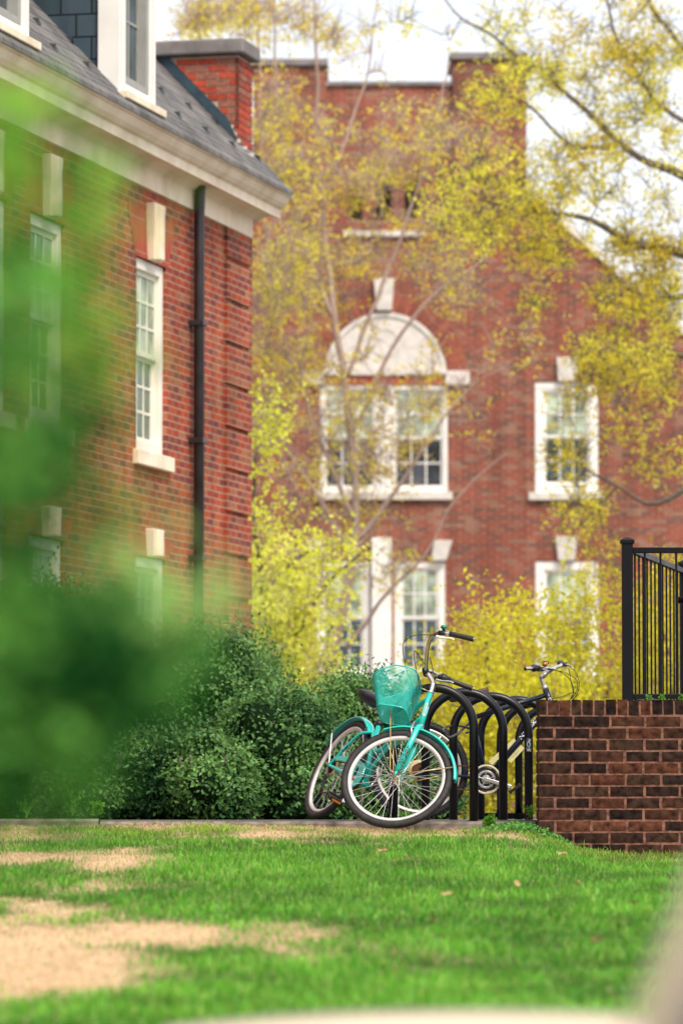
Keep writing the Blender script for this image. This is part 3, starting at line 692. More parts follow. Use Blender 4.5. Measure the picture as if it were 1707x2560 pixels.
# badge on the head tube, lettering
bmM = basis((HB + HT) / 2 , s_ax.cross(V3((.78, .62, 0)).normalized()).normalized(), V3((.78, .62, 0)).normalized(), s_ax)
nrmv = V3((.25, -.97, 0))   # faces the camera side
wdir = (BM.to_3x3().inverted() @ V3((0, -1, 0))); wdir = (wdir - s_ax * wdir.dot(s_ax)).normalized(); sdv = s_ax.cross(wdir).normalized()
def onhead(pts, r): return [(HB + HT) / 2 + s_ax * (z - .008) + (wdir * math.cos(x / r) + sdv * math.sin(x / r)) * r for x, z in pts]
def badge(scale, r, mat, name, par):
    out = [(0, .045), (.008, .043), (.012, .034), (.015, .022), (.014, .008), (.017, 0), (.014, -.008), (.015, -.022), (.012, -.034), (.008, -.043), (0, -.045)]
    out = [(x * scale, z * scale) for x, z in out]; full = out + [(-x, z) for x, z in out[-2:0:-1]]
    mm = MB(); cx = onhead([(0, z) for _, z in out], r); 
    A = onhead(out, r); B = onhead([(-x, z) for x, z in out], r); k = len(out)
    mm.add(A + cx + B, [(i, i + 1, k + i + 1, k + i) for i in range(k - 1)] + [(k + i, k + i + 1, 2 * k + i + 1, 2 * k + i) for i in range(k - 1)]); return mm.build(name, mat, par)
bd = badge(1, .0192, M['badge'], 'head_badge', frame); badge(1.0, .0189, M['brown'], 'badge_edge', frame)
m = MB()
for zz, ww in ((.026, .006), (.012, .009), (.004, .010), (-.006, .010), (-.016, .009), (-.028, .006)):
    m.add(onhead([(-ww, zz), (ww, zz - .002), (ww, zz - .0045), (-ww, zz - .0025)], .0196), [(0, 1, 2, 3)])
m.build('badge_print', M['brown'], bd)
camdir = BM.to_3x3().inverted() @ V3((.05, -1, .0))
text_on_tube('commute', .042, V3((.505, 0, .345)), V3((.67, 0, .555)), .0195, camdir, 'lettering', M['ink'], frame, .2, 1.15, .42, .006)
text_on_tube('hyper', .022, V3((.05, -.063, .39)), V3((.17, -.056, .53)), .0095, camdir, 'lettering', M['ink'], frame, .2, 1.2, .5, .002)
# fork
m = MB()
crown = FK(0, 0, -hl_ - .03)
for s in (-1, 1):
    m.tube(curve([FK(0, s * .006, -hl_ - .020), FK(.002, s * .026, -hl_ - .034), FK(.004, s * .043, -hl_ - .065), FK(.008, s * .050, -hl_ - .12)], 6) + [FK(.046, s * .053, -(fl + hl_) + .03)], [.0190] * 8 + [.0180] * 12, 16)
    m.tube([FK(.047, s * .053, -(fl + hl_) + .03), FK(.05, s * .053, -(fl + hl_) - .012)], .008, 8)
m.tube([FK(0, 0, -hl_ - .04), FK(0, 0, -hl_ - .012)], .021, 16)
fork = m.build('fork', M['teal'], bike)
camf = BM.to_3x3().inverted() @ V3((0, -1, .1))
text_on_tube('hyper', .046, FK(.046, .053, -(fl + hl_) + .03), FK(.008, .050, -hl_ - .12), .0180, camf, 'lettering', M['ink'], fork, .2, 1.3, .40)
# wheels
FWM = basis(hubF, SN, SL, SS)
wheel(bike, FWM, phase=.3)
RWM = basis((0, 0, RW), (1, 0, 0), (0, 1, 0), (0, 0, 1))
wheel(bike, RWM, label='rear wheel with dusty tyre')
# mudguards and stays
fg = fender(bike, FWM, .362, .062, R(62), R(173), M['teal'])
rg = fender(bike, RWM, .362, .066, R(45), R(153), M['teal'])
m = MB()
for s in (-1, 1): m.tube([FK(.05 - .004, s * .058, -(fl + hl_) - .004), FWM @ V3((.352 * math.cos(R(160)), s * .030, .352 * math.sin(R(160))))], .0035, 8)
m.build('mudguard_stay', M['gold'], fg)
m = MB(); 
for s in (-1, 1): m.tube([RWM @ V3((0, s * .07, .01)), RWM @ V3((.350 * math.cos(R(140)), s * .034, .350 * math.sin(R(140))))], .0045, 8)
m.build('mudguard_stay', M['white'], rg)
# stem and handlebar
m = MB(); m.tube(curve([FK(0, 0, 0), FK(0, 0, .055), FK(.006, 0, .085), FK(.045, 0, .13), FK(.066, 0, .15)], 5), .0125, 14); stem = m.build('stem', M['chrome'], bike)
m = MB(); m.tube([FK(.066, -.028, .15), FK(.066, .028, .15)], .020, 14); m.build('stem_clamp', M['plastic'], stem)
yb = R(9)
def HBp(a, b, c):  # handlebar frame, twisted a little in the clamp
    ca, sa = math.cos(yb), math.sin(yb); return FK(.066 + a * ca - b * sa, a * sa + b * ca, .15 + c)
m = MB(); side_pts = {}
for s in (1, -1):
    side_pts[s] = [(0, 0, 0), (0, s * .05, .006), (.01, s * .14, .08), (0, s * .20, .125), (-.035, s * .245, .14), (-.09, s * .27, .138), (-.25, s * .29, .125)]
pts = [HBp(*p) for p in reversed(side_pts[1])] + [HBp(*p) for p in side_pts[-1][1:]]
m.tube(curve(pts, 8), .0112, 14); bar = m.build('handlebar', M['chrome'], bike)
for s in (1, -1):
    m = MB(); g0 = HBp(-.11, s * .273, .137); g1 = HBp(-.262, s * .292, .124); q = [g0.lerp(g1, t) for t in (0, .02, .25, .5, .75, .96, 1)]
    m.tube(q, [.014, .0165, .0155, .0158, .0160, .0172, .0160], 16); gp = m.build('grip', M['grip'], bar)
    m = MB(); m.tube([g1, g1 + (g1 - g0).normalized() * .003], .0125, 14); m.build('grip_end', M['alloy'], gp)
    # brake lever and clamp
    m = MB(); c0 = HBp(-.045, s * .255, .136); c1 = HBp(-.085, s * .268, .137); m.tube([c0, c1], .016, 12)
    m.tube([c0, c0 + SN * .02 - SS * .022 + SL * s * -.0], .010, 8); br = m.build('lever_clamp', M['plastic'], bar)
    m = MB(); a0 = c0 + SN * .01 - SS * .024; m.tube(curve([a0, a0 - SN * .035 - SS * .006, a0 - SN * .09 - SS * .002, a0 - SN * .115 - SS * .010], 5), [.0085] * 6 + [.0065] * 10, 8); m.build('brake_lever', M['cream'] if s > 0 else M['chrome'], bar)
m = MB(); c = HBp(-.075, .262, .137) + BM.to_3x3().inverted() @ V3((0, -.01, .034)); up = BM.to_3x3().inverted() @ V3((0, 0, 1)); fx = up.cross(V3((1, 0, 0))).normalized()
BMx = basis(c, up.cross(fx), up, fx)
m.lathe([(0, .016), (.014, .014), (.019, .006), (.019, -.004), (.017, -.006), (.0, -.006)], 20, BMx); bell = m.build('bell', M['bell'], bar)
m = MB(); m.lathe([(.0, -.006), (.012, -.006), (.010, -.018), (.006, -.026), (0, -.026)], 14, BMx); m.build('bell_base', M['plastic'], bell)
m = MB(); c = HBp(-.070, -.262, .137); d = (HBp(-.11, -.273, .137) - c).normalized(); m.tube([c - d * .012, c - d * .010, c + d * .012, c + d * .03, c + d * .055], [.018, .026, .027, .022, .017], 16); m.build('gear_shifter', M['plastic'], bar)
# cables
m = MB()
m.tube(curve([HBp(-.03, .25, .118), FK(.12, .24, .25), FK(.19, .20, .20), FK(.15, .12, .08), FK(.10, .06, .0), FK(.07, .04, -.12), FK(.05, .03, -.22)], 8), .0024, 6)
m.tube(curve([HBp(-.03, -.25, .12), FK(.06, -.10, .20), FK(.13, .10, .22), FK(.12, .14, .16), FK(.08, .08, .06), FK(.06, .03, .0)], 8), .0024, 6)
m.tube(curve([HBp(-.02, -.24, .13), FK(.06, .02, .24), FK(.02, .06, .16), FK(-.03, .04, .02), FK(-.02, .03, -.06), HB.lerp(HT, .4) + V3((-.03, .02, 0)), V3((.66, .01, .69))], 8), .0024, 6)
m.build('cables', M['plastic'], bar)
# basket: rounded tapering wire mesh box
def superrect(hx, hy, n, p=4.5):
    o = []
    for k in range(n):
        a = 2 * math.pi * k / n; c_, s_ = math.cos(a), math.sin(a); o.append((hx * math.copysign(abs(c_) ** (2 / p), c_), hy * math.copysign(abs(s_) ** (2 / p), s_)))
    return o
nb, nl = 96, 34
def BK(k, t, lift=0):
    x, y = superrect(1, 1, nb)[k % nb] if False else SR[k % nb]
    hx = .092 + .041 * t; hy = .110 + .048 * t; ca = .184 + .030 * t
    zb = -.180; hgt = .255 - .075 * max(0, x) * (t > 0)
    return FK(ca + x * hx, y * hy, zb + hgt * t)
SR = superrect(1, 1, nb)
m = MB(); vs = []; fs = []; rows_ = 12
for j in range(rows_ + 1):
    for k in range(nb): vs.append(BK(k, j / rows_))
for j in range(rows_):
    for k in range(nb): fs.append((j * nb + k, j * nb + (k + 1) % nb, (j + 1) * nb + (k + 1) % nb, (j + 1) * nb + k))
fs.append(tuple(range(nb))); m.add(vs, fs, None, True)
def meshmat():
    mm, nt, b, out = newmat('teal_expanded_mesh'); tc = N(nt, 'ShaderNodeTexCoord'); sp = N(nt, 'ShaderNodeSeparateXYZ')
    mpn = N(nt, 'ShaderNodeMapping'); mpn.inputs['Rotation'].default_value = (.35, .6, .8); L(nt, tc.outputs['Object'], mpn.inputs[0]); L(nt, mpn.outputs[0], sp.inputs[0])
    no = N(nt, 'ShaderNodeTexNoise'); no.inputs['Scale'].default_value = 90; L(nt, mpn.outputs[0], no.inputs['Vector'])
    al = N(nt, 'ShaderNodeMapRange'); al.inputs['To Min'].default_value = .16; al.inputs['To Max'].default_value = .30; L(nt, no.outputs['Fac'], al.inputs['Value'])
    b.inputs['Base Color'].default_value = (.05, .60, .50, 1); b.inputs['Roughness'].default_value = .8; b.inputs['Specular IOR Level'].default_value = .1; L(nt, al.outputs['Result'], b.inputs['Alpha']); return mm
bk = m.build('basket', meshmat(), bike)
m = MB()
m.tube([BK(k, 1) for k in range(nb + 1)], .0042, 8, False); m.tube([BK(k, 0) for k in range(nb + 1)], .0042, 8, False); m.tube([BK(k, .66) for k in range(nb + 1)], .0018, 6, False)
m.build('basket_rim', M['teal'], bk)
m = MB(); m.bar(FK(.20, -.03, -.186), FK(.20, .03, -.186), .012, .006); bs = m.build('basket_bracket', M['alloy'], bk)
m = MB(); m.tube([FK(.20, .045, -.16), FK(.19, .050, -.19), FK(.085, .062, -(fl + hl_) + .02), FK(.052, .06, -(fl + hl_))], .0032, 8); m.tube([FK(.20, -.045, -.16), FK(.19, -.050, -.19), FK(.085, -.062, -(fl + hl_) + .02), FK(.052, -.06, -(fl + hl_))], .0032, 8)
m.build('basket_strut', M['gold'], bk)
m = MB(); m.tube([FK(.07, .03, .02), FK(.012, .012, .012)], .0035, 6); m.tube([FK(.07, -.03, .02), FK(.012, -.012, .012)], .0035, 6); m.build('basket_hook', M['gold'], bk)
m = MB()
for d_ in (1, -1):
    for k in range(0, nb, 1):
        m.tube([BK(k + d_ * int(round(j * .9)), min(1, j / 22)) for j in range(0, 23, 2)], .00095, 3, False)
for j in range(-17, 18):
    for sg in (1, -1):
        pp = [(u_ / 10 * .088, j * .0115 + sg * u_ / 10 * .088) for u_ in range(-10, 11)]; pp = [q for q in pp if abs(q[1]) < .105]
        if len(pp) > 1: m.tube([FK(.184 + a_, b_, -.1805) for a_, b_ in pp], .00095, 3, False)
m.build('basket_wires', M['tealwire'], bk)
# front brake
m = MB()
for s in (1, -1): m.tube([FK(.024, s * .040, -hl_ - .105), FK(.040, s * .036, -hl_ - .055), FK(.036, s * .030, -hl_ + .0)], .0055, 8)
m.tube([FK(.036, .030, -hl_), FK(.036, -.030, -hl_)], .0015, 5); m.build('front_brake', M['alloy'], bike)
m = MB(); m.box((-.012, .016, -.008), (.035, .030, .008), None, basis(FK(.02, 0, -hl_ - .095), SN, SL, SS)); m.box((-.012, -.030, -.008), (.035, -.016, .008), None, basis(FK(.02, 0, -hl_ - .095), SN, SL, SS)); m.build('brake_pads', M['plastic'], bike)
m = MB(); 
for s in (1, -1): m.tube([V3((.215, s * .045, .55)), V3((.235, s * .04, .62))], .006, 8)
m.build('rear_brake', M['plastic'], bike)
# saddle and post
m = MB(); m.tube([V3((.29, 0, .665)), V3((.235, 0, .785))], .0125, 14); m.build('seat_post', M['alloy'], bike)
m = MB(); m.tube([V3((.298, 0, .648)), V3((.283, 0, .682))], .021, 14); m.tube([V3((.27, -.02, .668)), V3((.27, .03, .668))], .006, 8); m.build('seat_clamp', M['plastic'], bike)
saddle(bike, Matrix.Translation((.125, 0, .815)) @ Matrix.Rotation(R(-6), 4, 'Y'), M['saddle'], .29, .125, .105)
# drivetrain
m = MB(); BB = V3((.475, 0, .268))
for rr, yy in ((.034, -.052), (.039, -.048), (.044, -.044)): cog(m, RWM, rr, yy, .0022, 20)
m.build('cassette', M['rust'], bike)
m = MB(); m.lathe([(.02, -.040), (.062, -.0395), (.062, -.0375), (.02, -.038)], 32, RWM, True); m.build('spoke_guard', M['cream_plastic'], bike)
m = MB(); CM = basis(BB, (1, 0, 0), (0, 1, 0), (0, 0, 1)); cog(m, CM, .088, -.046, .003, 40); m.build('chainring', M['rust'], bike)
m = MB(); m.poly([(.05, .375), (.055, .405), (.20, .405), (.40, .392), (.505, .372), (.555, .345), (.572, .30), (.560, .235), (.50, .205), (.475, .225), (.475, .33), (.455, .345), (.43, .34), (.425, .27), (.40, .26), (.395, .345), (.20, .370)], .010, Matrix.Translation((0, -.062, 0))); m.build('chain_guard', M['teal'], bike, .003)
m = MB(); 
m.bar((.006, -.066, .325), (.02, -.07, .27), .016, .014); m.bar((.02, -.060, .27), (.055, -.060, .175), .018, .008)
m.lathe([(0, -.064), (.022, -.064), (.022, -.056), (0, -.056)], 14, Matrix.Translation((.055, 0, .175))); m.lathe([(0, -.064), (.022, -.064), (.022, -.056), (0, -.056)], 14, Matrix.Translation((.022, 0, .262)))
m.build('derailleur', M['plastic'], bike)
m = MB(); m.tube(curve([V3((.055, -.060, .153)), V3((.2, -.053, .165)), V3((.47, -.047, .180))], 8), .004, 5); m.tube([V3((0, -.05, .374)), V3((.47, -.047, .355))], .004, 5); m.build('chain', M['rust'], bike)
ang = R(-84); pe = BB + V3((math.cos(ang), 0, math.sin(ang))) * .165
m = MB(); m.bar(BB + V3((0, -.062, 0)), pe + V3((0, -.070, 0)), .022, .013); m.tube([BB + V3((0, -.075, 0)), BB + V3((0, -.045, 0))], .017, 12); ck = m.build('crank', M['alloy'], bike, .003)
pedal(ck, Matrix.Translation(pe + V3((-.01, -.125, 0))) @ Matrix.Rotation(R(25), 4, 'Y'))
pl = BB - V3((math.cos(ang), 0, math.sin(ang))) * .165
m = MB(); m.tube(curve([BB + V3((0, .05, 0)), BB + V3((-.008, .062, .03)), BB.lerp(pl, .6) + V3((0, .078, 0)), pl + V3((0, .072, 0))], 6), .0075, 10); ck = m.build('crank', M['chrome'], bike)
pedal(ck, Matrix.Translation(pl + V3((0, .125, 0))) @ Matrix.Rotation(R(10), 4, 'Y'))
m = MB(); kq = curve([V3((.42, .03, .262)), V3((.36, .10, .16)), V3((.27, .16, .10))], 6); m.tube(kq, .0065, 10); kf = m.build('kickstand', M['rim'], bike)
m = MB(); m.tube([V3((.27, .16, .10)), V3((.245, .175, .095)), V3((.20, .20, .085)), V3((.175, .215, .08))], [.008, .015, .016, .008], 10); m.build('kickstand_foot', M['rim'], kf)

# ---- dark mountain bicycle standing side-on between the hoops
NY = 29.85; rh = at(1046, 1932, NY); R2 = .325
nb_ = empty('bicycle', (rh.x, NY, 0), 'dark navy mountain bicycle with bare chrome bar end parked side on behind the hoops', 'bicycle')
def W(px, py, y=0.0):
    p = at(px, py, NY + y); return V3((p.x - rh.x, y, p.z))
RH = V3((0, 0, R2)); FHn = W(1461, 1932); FHn.z = R2; BBn = W(1214, 1949); HTn = W(1363, 1724); 
sa = V3((-math.cos(R(70)), 0, math.sin(R(70)))); HTn.y = 0; HBn = HTn - sa * .135; STn = W(1180, 1795)
m = MB(); m.tube([HBn, HTn], .0215, 18); m.tube([HTn - sa * .035, STn.lerp(HTn, 0)], .0165, 16); m.tube([HBn + sa * .03, BBn], .0205, 16); m.tube([BBn, STn + (STn - BBn).normalized() * .04], .0155, 16)
for s in (1, -1):
    m.tube([STn + V3((0, s * .012, -.015)), V3((.012, s * .062, R2 + .01))], .0085, 10); m.tube([BBn + V3((0, s * .02, 0)), V3((.0, s * .064, R2))], .0095, 10)
m.tube([BBn + V3((0, -.036, 0)), BBn + V3((0, .036, 0))], .021, 16)
fr = m.build('frame', M['navy'], nb_)
tc_ = V3((0, -1, .15))
d_ = (HBn + sa * .03) - BBn
text_on_tube('NISHIKI', .040, BBn, HBn + sa * .03, .0205, (-.35, -1, .35), 'lettering', M['white'], fr, .1, 1.25, .66)
text_on_tube('G', .030, HBn, HTn, .0215, (0.2, -1, 0), 'lettering', M['white'], fr, .0, 1.2, .48)
m = MB(); m.tube([HTn, HTn + sa * .028], .020, 16); m.build('headset', M['alloy'], fr)
FHn = V3((FHn.x, 0, R2)); nf = V3((math.sin(R(70)), 0, math.cos(R(70))))
st2 = R(-28); S2 = Matrix.Rotation(st2, 3, sa)
ax0 = HBn; hubn = ax0 + S2 @ (FHn - ax0)
N2, L2 = S2 @ nf, S2 @ V3((0, 1, 0))
hubn.z = R2
m = MB()
for s in (1, -1): m.tube([HBn - sa * .03 + L2 * s * .03, HBn - sa * .07 + L2 * s * .058, hubn + L2 * s * .058 + sa * .01], .0145, 12)
m.tube([HBn - sa * .03 - L2 * .06, HBn - sa * .03 + L2 * .06], .017, 12); m.build('fork', M['navy'], nb_)
wheel(nb_, basis(RH, (1, 0, 0), (0, 1, 0), (0, 0, 1)), R2, .046, .020, 'darkrubber', 32, None, True)
X2 = V3((N2.x, N2.y, 0)).normalized(); wheel(nb_, basis(hubn, X2, V3((0, 0, 1)).cross(X2), (0, 0, 1)), R2, .046, .020, 'darkrubber', 32, None, True)
m = MB(); CB = basis(BBn, (1, 0, 0), (0, 1, 0), (0, 0, 1)); RB = basis(RH, (1, 0, 0), (0, 1, 0), (0, 0, 1))
for rr, yy in ((.026, -.056), (.033, -.052), (.040, -.048), (.047, -.044)): cog(m, RB, rr, yy, .0022, 20)
m.build('cassette', M['rust'], nb_)
m = MB(); m.lathe([(.02, -.040), (.068, -.0395), (.068, -.0375), (.02, -.038)], 32, RB, True); m.build('spoke_guard', M['cream_plastic'], nb_)
m = MB(); m.lathe([(.083, -.058), (.083, -.052), (.095, -.050), (.098, -.054), (.095, -.060)], 48, CB, True); cr = m.build('chainring_guard', M['ringplastic'], nb_)
m = MB(); cog(m, CB, .078, -.050, .003, 42); cog(m, CB, .055, -.046, .003, 30); m.build('chainring', M['plastic'], nb_)
m = MB()
for k in range(5):
    a = R(20 + 72 * k); m.bar(BBn + V3((0, -.056, 0)), BBn + V3((math.cos(a) * .062, -.056, math.sin(a) * .062)), .018, .007)
m.tube([BBn + V3((0, -.070, 0)), BBn + V3((0, -.04, 0))], .018, 16); m.lathe([(.045, -.0545), (.060, -.0545), (.060, -.0575), (.045, -.0575)], 30, CB, True); m.lathe([(0, -.058), (.030, -.058), (.030, -.054), (0, -.054)], 20, CB); m.build('chainring_spider', M['alloy'], nb_, .002)
a = R(-17); p1_ = BBn + V3((math.cos(a) * .172, 0, math.sin(a) * .172)); p2_ = BBn - V3((math.cos(a) * .172, 0, math.sin(a) * .172))
m = MB(); m.bar(BBn + V3((0, -.068, 0)), p1_ + V3((0, -.078, 0)), .026, .013, (0, 1, 0)); ck = m.build('crank', M['alloy'], nb_, .004); pedal(ck, Matrix.Translation(p1_ + V3((.02, -.13, -.01))) @ Matrix.Rotation(R(-35), 4, 'Y'), False)
m = MB(); m.bar(BBn + V3((0, .05, 0)), p2_ + V3((0, .06, 0)), .026, .013, (0, 1, 0)); ck = m.build('crank', M['alloy'], nb_, .004); pedal(ck, Matrix.Translation(p2_ + V3((-.01, .11, 0))) @ Matrix.Rotation(R(70), 4, 'Y'), False)
m = MB(); m.tube(curve([V3((.03, -.052, .18)), V3((.2, -.052, .20)), BBn + V3((0, -.052, -.078))], 6), .0045, 5); m.tube([V3((0, -.05, R2 + .045)), BBn + V3((0, -.05, .078))], .0045, 5); m.build('chain', M['rust'], nb_)
m = MB(); m.bar((.006, -.068, R2 - .01), (.0, -.072, .24), .018, .016); m.bar((0, -.062, .24), (.03, -.062, .18), .018, .008); m.lathe([(0, -.066), (.022, -.066), (.022, -.058), (0, -.058)], 14, Matrix.Translation((.03, 0, .185))); m.build('derailleur', M['plastic'], nb_)
m = MB(); b0 = W(1095, 1858)
for s in (1, -1): m.tube([b0 + V3((-.02, s * .045, -.012)), b0 + V3((.02, s * .040, .05))], .006, 8)
m.build('rear_brake', M['alloy'], nb_)
sp_ = W(1165, 1752)
m = MB(); m.tube([STn, STn.lerp(sp_, .9)], .0125, 12); m.build('seat_post', M['alloy'], nb_)
saddle(nb_, Matrix.Translation(W(1158, 1738)) @ Matrix.Rotation(R(-16), 4, 'Y'), M['leather'], .28, .095, .085)
# stem, bar, controls
m = MB(); c_ = W(1362, 1676, -.01); m.tube(curve([HTn + sa * .02, HTn + sa * .075, W(1356, 1690), W(1368, 1680), W(1380, 1672)], 6), [.0135] * 8 + [.019] * 8 + [.015] * 9, 14); sm2 = m.build('stem', M['alloy'], nb_)
m = MB(); cl = W(1384, 1670); e0 = W(1314, 1672); e0.y = -.33; 
pe0 = at(1313, 1672, NY - .30); pe1 = at(1402, 1656, NY + .30)
A0 = V3((pe0.x - rh.x, -.30, pe0.z)); A1 = V3((pe1.x - rh.x, .30, pe1.z)); C0 = V3((cl.x, 0, cl.z))
Am = V3((at(1345, 1669, NY - .16).x - rh.x, -.16, at(1345, 1669, NY - .16).z)); An = V3((at(1400, 1664, NY + .12).x - rh.x, .12, at(1400, 1664, NY + .12).z))
m.tube(curve([A0, A0.lerp(Am, .6), Am, C0 + V3((-.012, -.05, -.008)), C0, C0 + V3((.012, .05, .006)), An, A1], 7), .0118, 14); bar2 = m.build('handlebar', M['chrome'], nb_)
m = MB(); m.tube([A0, A0 + (A0 - Am).normalized() * .004], .0122, 12); m.build('bar_end', M['plastic'], bar2)
for (p, q, rr) in ((A0.lerp(Am, .50), A0.lerp(Am, 1.05), .026), (An.lerp(A1, .35), An.lerp(A1, .95), .025)):
    m = MB(); qq = [p.lerp(q, t) for t in (0, .08, .3, .45, .7, 1)]; m.tube(qq, [.014, rr * .8, rr, rr * .8, rr * .75, .015], 14); d2 = (q - p).normalized()
    m.box((-.02, -.014, -.014), (.03, .014, .014), None, Matrix.Translation(p.lerp(q, .9) + V3((.01, 0, -.012)))); m.build('gear_shifter', M['plastic'], bar2)
    m = MB(); b = p.lerp(q, .8) + V3((.03, 0, -.008)); m.tube(curve([b, b + V3((.03, -.02, -.012)), b - d2 * .09 + V3((.05, 0, -.02))], 5), .006, 8); m.build('brake_lever', M['alloy'], bar2)
m = MB(); bc = W(1361, 1661, -.15); m.lathe([(0, -.012), (.016, -.010), (.018, 0), (.014, .006), (0, .008)], 16, Matrix.Translation(bc)); m.build('bell', plain('copper_bell', (.55, .17, .06), .3, .6, .3, 20), bar2)
m = MB(); m.tube(curve([W(1352, 1658, -.16), W(1356, 1654, -.16), W(1370, 1654, -.16), W(1369, 1660, -.16)], 4), .003, 6); m.build('bell_lever', M['plastic'], bar2)
m = MB()
for path in ([(1370, 1671, -.15), (1400, 1680, -.1), (1424, 1700, -.05), (1433, 1728, -.02), (1424, 1752, 0), (1420, 1790, 0)], [(1376, 1674, -.13), (1412, 1682, -.1), (1440, 1700, -.05), (1441, 1726, -.02), (1424, 1750, 0), (1400, 1775, 0)],
             [(1424, 1666, .25), (1440, 1684, .1), (1447, 1712, .0), (1440, 1738, 0), (1424, 1760, 0), (1412, 1790, 0)], [(1421, 1672, .25), (1426, 1700, .1), (1431, 1730, .0), (1430, 1760, 0)], [(1432, 1730, .0), (1415, 1738, 0), (1396, 1744, 0), (1372, 1748, 0)]):
    m.tube(curve([W(a, b, c) for a, b, c in path], 8), .0026, 6)
m.build('cables', M['plastic'], bar2)
# yellow cards taped along the down tube
for (a, b, off, lb) in (((1225, 1908), (1288, 1851), .026, 'card above the tube'), ((1272, 1903), (1306, 1866), -.030, 'card below the tube')):
    pa, pb = W(*a), W(*b); dd = (pb - pa).normalized(); nn = V3((-dd.z, 0, dd.x)); m = MB(); hw = .017
    vs = [pa - nn * hw, pb - nn * hw, pb + nn * hw, pa + nn * hw]; vs2 = [v + V3((0, .004, 0)) for v in vs]
    if off > 0: pass
    m.add([v + V3((0, -.002, 0)) for v in vs] + vs2, [(0, 1, 2, 3), (7, 6, 5, 4), (0, 4, 5, 1), (1, 5, 6, 2), (2, 6, 7, 3), (3, 7, 4, 0)])
    cd = m.build('card', M['paper'], fr)
    m = MB()
    for k in range(9):
        q = pa.lerp(pb, .25 + .055 * k) - nn * (.002 if off < 0 else .008); w_ = random.uniform(.003, .005); h_ = random.uniform(.004, .008)
        m.add([q + V3((0, -.0035, 0)), q + dd * w_ * .35 + V3((0, -.0035, 0)), q + dd * w_ * .35 + nn * h_ + V3((0, -.0035, 0)), q + nn * h_ + V3((0, -.0035, 0))], [(0, 1, 2, 3)])
    m.build('card_print', M['ink'], cd)
# cable lock looped round the second hoop
lp = curve([at(1152, 1828, 29.3), at(1128, 1842, 28.9), at(1116, 1840, 28.6), at(1108, 1828, 28.5), at(1110, 1820, 28.8), at(1120, 1816, 29.2), at(1150, 1815, 29.6), at(1185, 1826, 29.7), at(1180, 1829, 29.5), at(1165, 1832, 29.4)], 8)
m = MB(); m.tube(lp, .0075, 10); tag(m.build('cable_lock', M['plastic']), 'black cable lock looped round the rack hoop and the dark bicycle', 'bike lock')

# ------------------------------------------------------------------ near brick building on the left
TH = math.atan((3650 - 853.5) / F); u_ = V3((math.sin(TH), math.cos(TH), 0)); nrm_ = V3((math.cos(TH), -math.sin(TH), 0))
O_ = V3((-.911, 44.4, 0)); BA = basis(O_, u_, -nrm_, (0, 0, 1))
M['offwhite'] = plain('off_white_frame', (.86, .81, .70), .5, 0, .08, 4)
bldA = empty('brick_building', mat=BA, label='near red brick building with a slate dormer roof, white cornice and black downspout', cat='building')
BAi = BA.inverted()
def wp(px, py, off=0.0):
    """point on the wall plane (pushed out by off), in the building's own axes"""
    p = at(px, py, 10.0); o = V3((0, 0, CZ)); d = p - o
    t = ((O_ + nrm_ * off) - o).dot(nrm_) / d.dot(nrm_); q = BAi @ (o + d * t); return q
def holed(mb, x0, x1, z0, z1, holes, y=0.0, reveal=.10, axis=0):
    xs_ = sorted({x0, x1} | {h[0] for h in holes} | {h[1] for h in holes}); zs_ = sorted({z0, z1} | {h[2] for h in holes} | {h[3] for h in holes})
    for i in range(len(xs_) - 1):
        for j in range(len(zs_) - 1):
            cx, cz = (xs_[i] + xs_[i + 1]) / 2, (zs_[j] + zs_[j + 1]) / 2
            if any(h[0] < cx < h[1] and h[2] < cz < h[3] for h in holes) or cx < x0 or cx > x1 or cz < z0 or cz > z1: continue
            a, b, c, d = xs_[i], xs_[i + 1], zs_[j], zs_[j + 1]; mb.add([(a, y, c), (b, y, c), (b, y, d), (a, y, d)], [(0, 1, 2, 3)])
    for a, b, c, d in holes:
        for v in ([(a, y, c), (a, y, d), (a, y + reveal, d), (a, y + reveal, c)], [(b, y, c), (b, y, d), (b, y + reveal, d), (b, y + reveal, c)], [(a, y, d), (b, y, d), (b, y + reveal, d), (a, y + reveal, d)], [(a, y, c), (b, y, c), (b, y + reveal, c), (a, y + reveal, c)]): mb.add(v, [(0, 1, 2, 3)])
